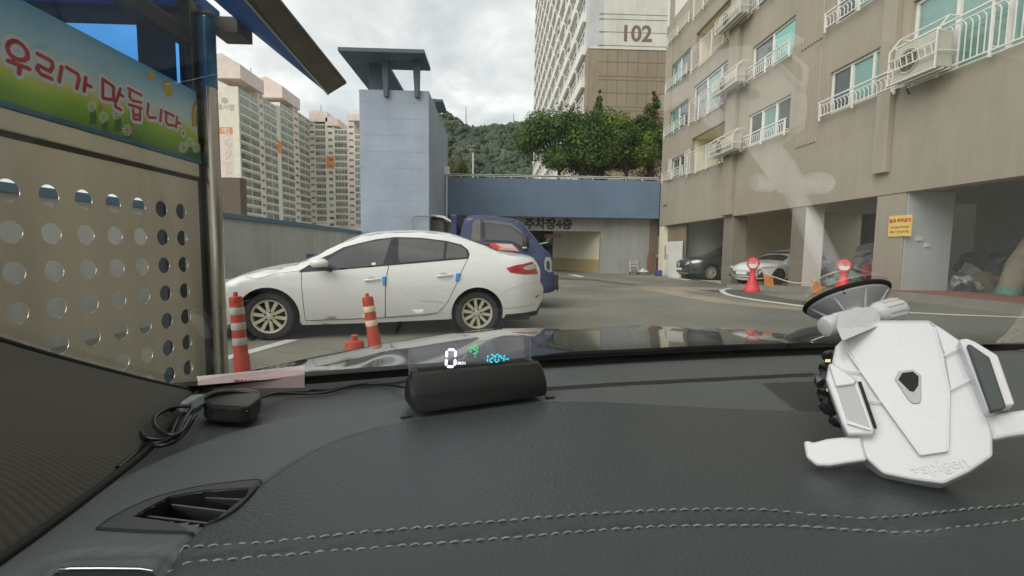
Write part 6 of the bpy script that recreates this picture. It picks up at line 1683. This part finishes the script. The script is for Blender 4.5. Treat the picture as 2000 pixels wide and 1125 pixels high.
outline = [(400,400),(485,345),(570,305),(820,305),(892,350),(965,400),(1040,590),(1090,740),(1125,850),(1125,955),(1010,1032),(890,1088),(740,1068),(600,1040),(510,960),(440,850),(395,750),(355,500),(370,430)]
# faceted front: outline rim lower, centre panel higher
mb = MB(); rim = [mp_(x, y, -.004) for x, y in outline]; backr = [mp_(x, y, -.004)-pn*.018 for x, y in outline]
cen = [(408,408),(575,318),(815,318),(845,345),(890,475),(915,640),(905,930),(780,950),(590,690),(500,560)]
body = MB().prism([mp_(x, y, -.0035) for x, y in outline], -pn*.024).build('body', M_wp, ph, bevel=.0016)
cp = [mp_(x, y, .0) for x, y in cen]; cpb = [mp_(x+(x-700)*.035, y+(y-640)*.03, -.0035) for x, y in cen]
n = len(cen); MB().add(cp+cpb, [tuple(range(n))]+[(i, i+n, (i+1)%n+n, (i+1)%n) for i in range(n)]).build('centre_panel', M_wp, ph, bevel=.0006)
for a, b_ in (((415,545),(492,552)),((520,690),(592,697)),((888,476),(972,434)),((913,642),(1032,580)),((405,420),(590,692)),((590,692),(778,950)),((778,948),(905,930)),((845,342),(914,642)),((914,642),(906,930))):
    MB().bar(mp_(*a, .0002), mp_(*b_, .0002), .0010, .0010, up=pn).build('ridge', M_wp, ph)
plate('logo_frame', [(655,588),(672,550),(742,541),(780,568),(781,690),(772,703),(740,704),(716,682)], .0012, .002, M_wp2, ph, .0004)
plate('logo_inset', [(672,590),(690,558),(742,551),(769,575),(767,618),(746,648),(727,645)], .0017, .001, M_dblack, ph, .0002)
M = frame(mp_(862, 1002, -.0032), mp_(945,990,0)-mp_(778,1016,0), mp_(862,900,0)-mp_(862,1000,0))
mb = text_mesh('+spigen', .0104, M, depth=.0004, bold=.0001); mb.build('embossed_lettering', M_wp, body, fixn=False)
# clamps
cl = plate('side_clamp', [(338,513),(362,510),(474,588),(486,606),(560,822),(552,852),(430,852),(402,800),(325,588)], .006, .016, M_wp, ph, .0015)
plate('clamp_recess', [(372,622),(462,610),(538,822),(425,782)], .0064, .001, M_wp2, cl, .0002)
MB().prism([mp_(x, y, .0085) for x, y in ((425,782),(538,822),(536,832),(428,800))], -pn*.003).build('clamp_lip', M_wp, cl)
MB().prism([mp_(x, y, .0085) for x, y in ((338,520),(360,514),(472,592),(462,612),(372,624))], -pn*.003).build('clamp_shoulder', M_wp, cl, bevel=.001)
MB().bar(mp_(486,606,.0045), mp_(560,822,.0045), .002, .006, up=pn).build('clamp_pad', M_dblack, cl)
cr_ = plate('side_clamp', [(960,398),(998,392),(1040,408),(1148,474),(1230,708),(1190,716),(1118,748),(1098,740)], .008, .018, M_wp, ph, .0015)
plate('clamp_pad', [(1000,420),(1018,420),(1108,482),(1188,718),(1170,732),(1116,744)], .012, .006, M_pad, cr_, .0012)
# feet
plate('foot', [(218,886),(240,880),(262,890),(330,872),(400,864),(495,862),(522,975),(415,990),(345,1002),(280,1000),(232,962)], .0, .008, M_wp, ph, .002)
plate('foot', [(1092,757),(1180,745),(1300,728),(1420,712),(1430,830),(1330,845),(1200,862),(1125,878)], -.002, .008, M_wp, ph, .002)
# gear mechanism on the back, dark
gm = MB(); 
for (x, y, r_) in ((350,480,.006),(330,540,.006),(322,600,.008),(330,660,.007),(345,720,.008),(385,785,.006)):
    gm.blob(mp_(x, y, -.020), r_, 2, .25, (1,1,1), x)
gm.prism([mp_(x, y, -.02) for x, y in ((345,465),(315,560),(310,640),(338,740),(390,805),(460,800),(460,470))], -pn*.012)
gm.build('back_mechanism', M_gloss, ph)
gb = MB()
for (x, y, w_) in ((335,500,26),(330,640,22),(350,715,30)): gb.prism([mp_(x+a*w_/2, y+c*7, -.0135) for a, c in ((-1,-1),(1,-1),(1,1),(-1,1))], -pn*.001)
gb.build('brass_contacts', pm('brass', srgb(170,160,110), .35, .1, 9, metal=.7), ph)
# joint and arm
jd = .415
kl, kr_ = atd(*zq(345, 335), jd), atd(*zq(628, 262), jd+.008)
axj = (kr_-kl).normalized()
MB().lathe([(.005,-.005),(.0081,-.0038),(.0098,0),(.0098,.006),(.0088,.0075),(.0102,.0095),(.0102,.015),(.0088,.016)], kl-axj*.002, axj, 32).build('joint_knob', M_wp, ph, smooth=40)
prof = [(.0075,-.016),(.0085,-.015),(.0100,-.011),(.0100,.0075),(.0080,.0125),(.005,.014)]
kn = MB().lathe(prof, kr_, axj, 36).build('ribbed_knob', M_wp, ph, smooth=40)
x_ = axj.orthogonal().normalized(); y_ = axj.cross(x_); rb = MB()
for k in range(12):
    d = x_*math.cos(k*PI/6)+y_*math.sin(k*PI/6); rb.bar(kr_+d*.0101-axj*.009, kr_+d*.0101+axj*.0075, .0022, .0018, up=d)
rb.build('knob_ribs', M_wp, kn)
a0 = [atd(*zq(x, y), dd) for x, y, dd in ((380,268,.412),(556,238,.420),(590,300,.392),(572,335,.360),(402,408,.350),(374,340,.372))]
MB().prism(a0, (ray(1680,620))*.014).build('arm', M_wp, ph, bevel=.003)
MB().tube([kl+axj*.008, kr_-axj*.008], .0082, 20).build('hinge_pin', M_wp, ph, smooth=60)
# suction cup on the glass
gc = onG(*zq(415, 196)); ug, vg = toUV(gc)
gx = (glass_pt(ug+.01, gc.z)-glass_pt(ug-.01, gc.z)).normalized(); gy = (glass_pt(ug, gc.z+.01)-glass_pt(ug, gc.z-.01)).normalized()
gn = gx.cross(gy).normalized()
if gn.z > 0: gn = -gn
rc = (onP(*zq(213,236), gc, gn)-onP(*zq(617,152), gc, gn)).length/2
print('cup', gc, rc, 'fwd', (CMI@(gc-EYE)))
MB().lathe([(rc,.0005),(rc*1.02,.002),(rc*1.0,.0045),(rc*.9,.0048)], gc, gn, 56).build('suction_ring', M_dblack, ph, smooth=40)
tab = onG(*zq(412, 150)); MB().box((-.008,-.006,0),(.008,.004,.006), frame(tab+gn*.004, gx, gy)).build('pull_tab', M_dblack, ph, bevel=.001)
kc = gc+gn*.034
cone = MB().lathe([(rc*.93,.0052),(rc*.95,.008),(rc*.86,.012),(rc*.62,.020),(rc*.46,.028),(rc*.42,.036),(rc*.30,.040)], gc, gn, 56).build('suction_cup', M_cup, ph, smooth=60)
for k in range(8):
    a = 2*PI*k/8+.35; d = gx*math.cos(a)+gy*math.sin(a)
    MB().tube([gc+d*rc*.9+gn*.009, gc+d*rc*.66+gn*.0205, gc+d*rc*.49+gn*.030], .0016, 8).build('cup_rib', M_wp, cone, smooth=60)
lv = [onP(*zq(x, y), gc+gn*.016-Vector((0,.02,0)), pn) for x, y in ((352,208),(490,180),(512,240),(540,262),(385,285),(372,270))]
MB().prism(lv, ray(1650,590)*.008).build('lever', M_wp2, ph, bevel=.001)
MB().tube([kc-gn*.006, kc.lerp((kl+kr_)/2, .6), (kl+kr_)/2], [.014,.012,.010], 20).build('neck', M_wp, ph, smooth=60)
# ---- head-up display -------------------------------------------------
M_hud = pm('soft_black_plastic', srgb(20,21,22), .42, .06, 60)
p0, p1 = Vector(dpx(806,820)), Vector(dpx(1073,783)); ud = (p1-p0); Lh = ud.length; ud.normalize(); nd = Vector((-ud.y, ud.x))
hd = thing('head_up_display', 'black head-up display unit on the dashboard showing 0 KM/H with a clear reflector', 'head-up display', V(*((p0+p1)/2), DZ0))
zf = DZ0+.0045
def hp(a, b, c): q = p0+ud*a+nd*b; return V(q.x, q.y, zf+c)
print('hud len', Lh)
prof = [(0,.002),(.001,.012),(.004,.019),(.017,.034),(.022,.036),(.026,.035),(.040,.020),(.046,.008),(.046,.001),(.02,0)]
secs = [(0.0, .72, .75), (.0035,.92,.97), (.009,1,1), (Lh-.009,1,1), (Lh-.0035,.92,.97), (Lh,.72,.75)]
mb = MB(); m_ = len(prof)
for (a, sb, sc) in secs:
    ea = 0 if (a < .01 or a > Lh-.01) else 0
    mb.v += [hp(a, .023+(b-.023)*sb, .016+(c-.016)*sc) for b, c in prof]
mb.v = [tuple(v) for v in mb.v]
mb.f = [(i*m_+k, i*m_+(k+1)%m_, (i+1)*m_+(k+1)%m_, (i+1)*m_+k) for i in range(len(secs)-1) for k in range(m_)] + [tuple(range(m_)), tuple(range(5*m_+m_-1, 5*m_-1, -1))]
hb = mb.build('housing', M_hud, hd, smooth=24)
for a in (.004, Lh-.012): MB().box((0,0,0),(.008,.016,.0008), frame(hp(a, .026, .0345), (hp(1,0,0)-hp(0,0,0)), (nd.x*Ur+nd.y*Vf))).build('corner_notch', M_dblack, hb)
for a, b in ((-.010,.006),(Lh+.001,.006)):
    MB().box((0,0,0),(.010,.007,.0012), frame(hp(a, b, -.0035), (hp(1,0,0)-hp(0,0,0)), nd.x*Ur+nd.y*Vf)).build('mounting_foot', M_ssd, hd)
# reflector plate
rb0 = hp(.012, .0245, .0335); axu = (hp(1,0,0)-hp(0,0,0)).normalized(); axn = (nd.x*Ur+nd.y*Vf); upv = (Vector((0,0,1))*.93+axn*.12).normalized()
nrm = axu.cross(upv).normalized()
def rp(px, py, off=0): return onP(px, py, rb0-nrm*off if (EYE-rb0).dot(nrm) < 0 else rb0+nrm*off, nrm)
oq = [rp(*p) for p in ((812,748),(803,742),(799,730),(798,690),(801,683.5),(808,681),(1028,656),(1033,657.5),(1035,662),(1037,710),(1036,716.5))]
MB().add(oq, [tuple(range(len(oq)))]).build('reflector', sheet('clear_reflector', (.80,.82,.84), .03, 1.5, .8), hd, fixn=False)
MB().tube(oq[1:]+[oq[0]], .00022, 5).build('reflector_edge', pm('clear_edge', srgb(150,156,160), .2, 0), hd)
# glowing digits in the plane of the reflector
digback = MB()
SEG = {'0':'abcdef','1':'bc','2':'abged','4':'fgbc','9':'abcdfg','6':'acdefg','8':'abcdefg'}
def digit(mb, ch, x0, y0, w_, h_, t, slant=.06):
    """seven segment digit, pixel coordinates; x0,y0 = lower left"""
    def P_(x, y): return rp(x0+x+(y*slant), y0-y, .0006)
    tt = t/2; g = t*.25
    segs = {'a':((0,h_),(w_,h_)),'g':((0,h_/2),(w_,h_/2)),'d':((0,0),(w_,0)),'f':((0,h_/2),(0,h_)),'b':((w_,h_/2),(w_,h_)),'e':((0,0),(0,h_/2)),'c':((w_,0),(w_,h_/2))}
    for s_ in SEG[ch]:
        (xa, ya), (xb, yb) = segs[s_]
        if ya == yb: q = [(xa+g,ya),(xa+g+tt,ya+tt),(xb-g-tt,ya+tt),(xb-g,ya),(xb-g-tt,ya-tt),(xa+g+tt,ya-tt)]
        else: q = [(xa,ya+g),(xa+tt,ya+g+tt),(xa+tt,yb-g-tt),(xa,yb-g),(xa-tt,yb-g-tt),(xa-tt,ya+g+tt)]
        mb.add([P_(*k) for k in q], [tuple(range(6))])
        digback.add([rp(x0+k[0]+(k[1]*slant), y0-k[1], .0003) for k in q], [tuple(range(6))])
E_w = em('glow_white', (.84,.80,1.0), 1.9); E_g = em('glow_green', (.02,.70,.20), 1.3); E_c = em('glow_cyan', (.03,.66,.80), 1.6)
mb = MB(); digit(mb, '0', 871, 716, 17, 33, 5.2); mb.build('speed_digit', E_w, hd, fixn=False)
mb = MB(); digit(mb, '1', 910, 690, 9, 15, 3, .1); digit(mb, '9', 923, 690.5, 8.5, 15, 3, .1); mb.build('green_digits', E_g, hd, fixn=False)
mb = MB(); digit(mb, '0', 926, 698, 4, 4, 1.2, .1); mb.build('green_unit', E_g, hd, fixn=False)
mb = MB(); x = 948
for ch in '1204': digit(mb, ch, x-(3 if ch == '1' else 0), 707.5-(x-948)*.03, 6.6, 14.5, 2.5, .1); x += 10.3 if ch != '1' else 8.5
mb.build('distance_digits', E_c, hd, fixn=False)
def small(body, px, py, hpx, m, nm):
    c = rp(px, py, .0008); ex = rp(px+1, py, .0008)-c; ey = rp(px, py-1, .0008)-c
    text_mesh(body, hpx*ey.length*1.3, frame(c, ex, ey), bold=.00003).build(nm, m, hd, fixn=False)
small('KM/H', 899.5, 709.5, 6.5, E_w, 'speed_unit'); small('KM', 990, 701.5, 4.5, E_c, 'distance_unit')
digback.build('digit_backing', M_dblack, hd, fixn=False)  # black copies added behind the digits to block their windscreen reflection
# ---- receiver puck, cables, tape, paper --------------------------------
pk = [V(*dpx(*p), DZ0-.003) for p in ((398,812),(412,820),(470,823),(486,821),(508,803),(511,795),(507,784),(480,781),(420,784),(402,792))]
pt_ = thing('receiver', 'flat glossy black receiver box with a cable on the dashboard corner', 'receiver', sum(pk, Vector())/len(pk))
MB().prism(pk, (0,0,.017)).build('case', M_gloss, pt_, bevel=.003)
q = [pk[0].lerp(pk[1],.7)+Vector((0,-.0004,.012)), pk[3]+Vector((0,-.0004,.012))]; MB().tube([q[0], q[1]], .0005, 6).build('edge_line', M_ssd, pt_)
def dl(pts, z): return smooth_path([V(*dpx(x, y, DZ0+zz), DZ0+zz) for x, y, zz in pts], 6)
cb_ = MB().tube(dl([(505,778,.006),(540,768,.001),(590,769,-.0045),(640,766,-.0045),(680,755,-.0045),(720,749,-.0045),(760,752,-.003),(796,757,.006)], 0), .0016, 8)
tag(cb_.build('display_cable', M_gloss, smooth=60), 'thin black cable running from the receiver to the head-up display', 'cable')
bu = thing('cable_bundle', 'coiled black cable tied with grey tape at the pillar foot', 'cable bundle', V(*dpx(340,820), DZ0))
lo = [[(372,790,.012),(330,800,.010),(285,812,.010),(272,835,.010),(283,853,.008),(315,858,.006),(350,850,.006),(375,820,.01)],
      [(372,792,.016),(335,796,.016),(305,812,.016),(303,832,.014),(325,848,.012),(352,845,.012),(372,815,.014)],
      [(368,795,.008),(320,806,.005),(276,838,.004),(276,858,.003),(300,870,.003),(335,865,.004),(362,842,.006),(380,812,.008)],
      [(370,800,.010),(350,815,.009),(338,840,.007),(330,858,.005),(300,866,.004),(278,852,.004)],
      [(374,800,.013),(362,818,.012),(348,845,.009),(338,852,.008)], [(392,782,.014),(420,768,.016),(460,764,.015),(500,768,.013)]]
for l in lo: MB().tube(dl(l, 0), .0019, 8).build('cable_loop', M_gloss, bu, smooth=60)
tp_ = [V(*dpx(x, y, DZ0+zz), DZ0+zz) for x, y, zz in ((350,806,.010),(365,797,.012),(380,788,.013),(394,779,.012))]
MB().tube(tp_, [.0045,.008,.0085,.005], 7).build('tape', pm('grey_tape', srgb(128,134,136), .35, .2, 120, bump=.6, bs=200), bu)
MB().tube(dl([(282,868,.002),(262,888,.002),(230,915,.002)], 0), .0022, 8).build('cable_tail', M_gloss, bu, smooth=60)
# folded paper at the windscreen foot
M_pap = pm('pinkish_paper', srgb(196,172,172), .8, .05, 8); M_papw = pm('white_paper', srgb(222,218,216), .8, .04, 8)
pa, pb_ = dpx(386,762), dpx(596,752)
pp = thing('parking_card', 'folded pinkish paper card lying upright at the windscreen foot', 'paper card', V(*pa, DZ0))
A0, B0 = V(*pa, DZ0-.006), V(*pb_, DZ0-.006); nrm2 = (B0-A0).cross(Vector((0,0,1))).normalized()
def cq(px, py, off): return onP(px, py, A0+nrm2*off, nrm2)
f_ = MB().prism([cq(388,760,0), cq(595,757,0), cq(595,723,0), cq(560,722.5,0), cq(500,726,0), cq(440,733,0), cq(386,745,0)], nrm2*.0006)
f_.build('front_sheet', M_pap, pp)
MB().prism([cq(390,750,-.008), cq(594,750,-.008), cq(596,713,-.008), cq(520,722,-.008), cq(440,730,-.008), cq(384,735,-.008)], nrm2*.0006).build('back_sheet', M_papw, pp)
rm = MB()
for i, x in enumerate((458,461,464,470,478,486,492,500)):
    rm.prism([cq(x,742+i*.0,.0008*(1)), cq(x+(5 if i in (0,3) else 4),741.5,.0008), cq(x+(4 if i in (0,3) else 3),747.5,.0008), cq(x,748,.0008)] if i in (0,2,3) else [cq(x,742.5,.0008), cq(x+4,742,.0008), cq(x+4,744.2,.0008), cq(x,744.6,.0008)], nrm2*.0002)
rm.build('red_print', pm('red_print', srgb(130,60,66), .8, .2, 300), pp)
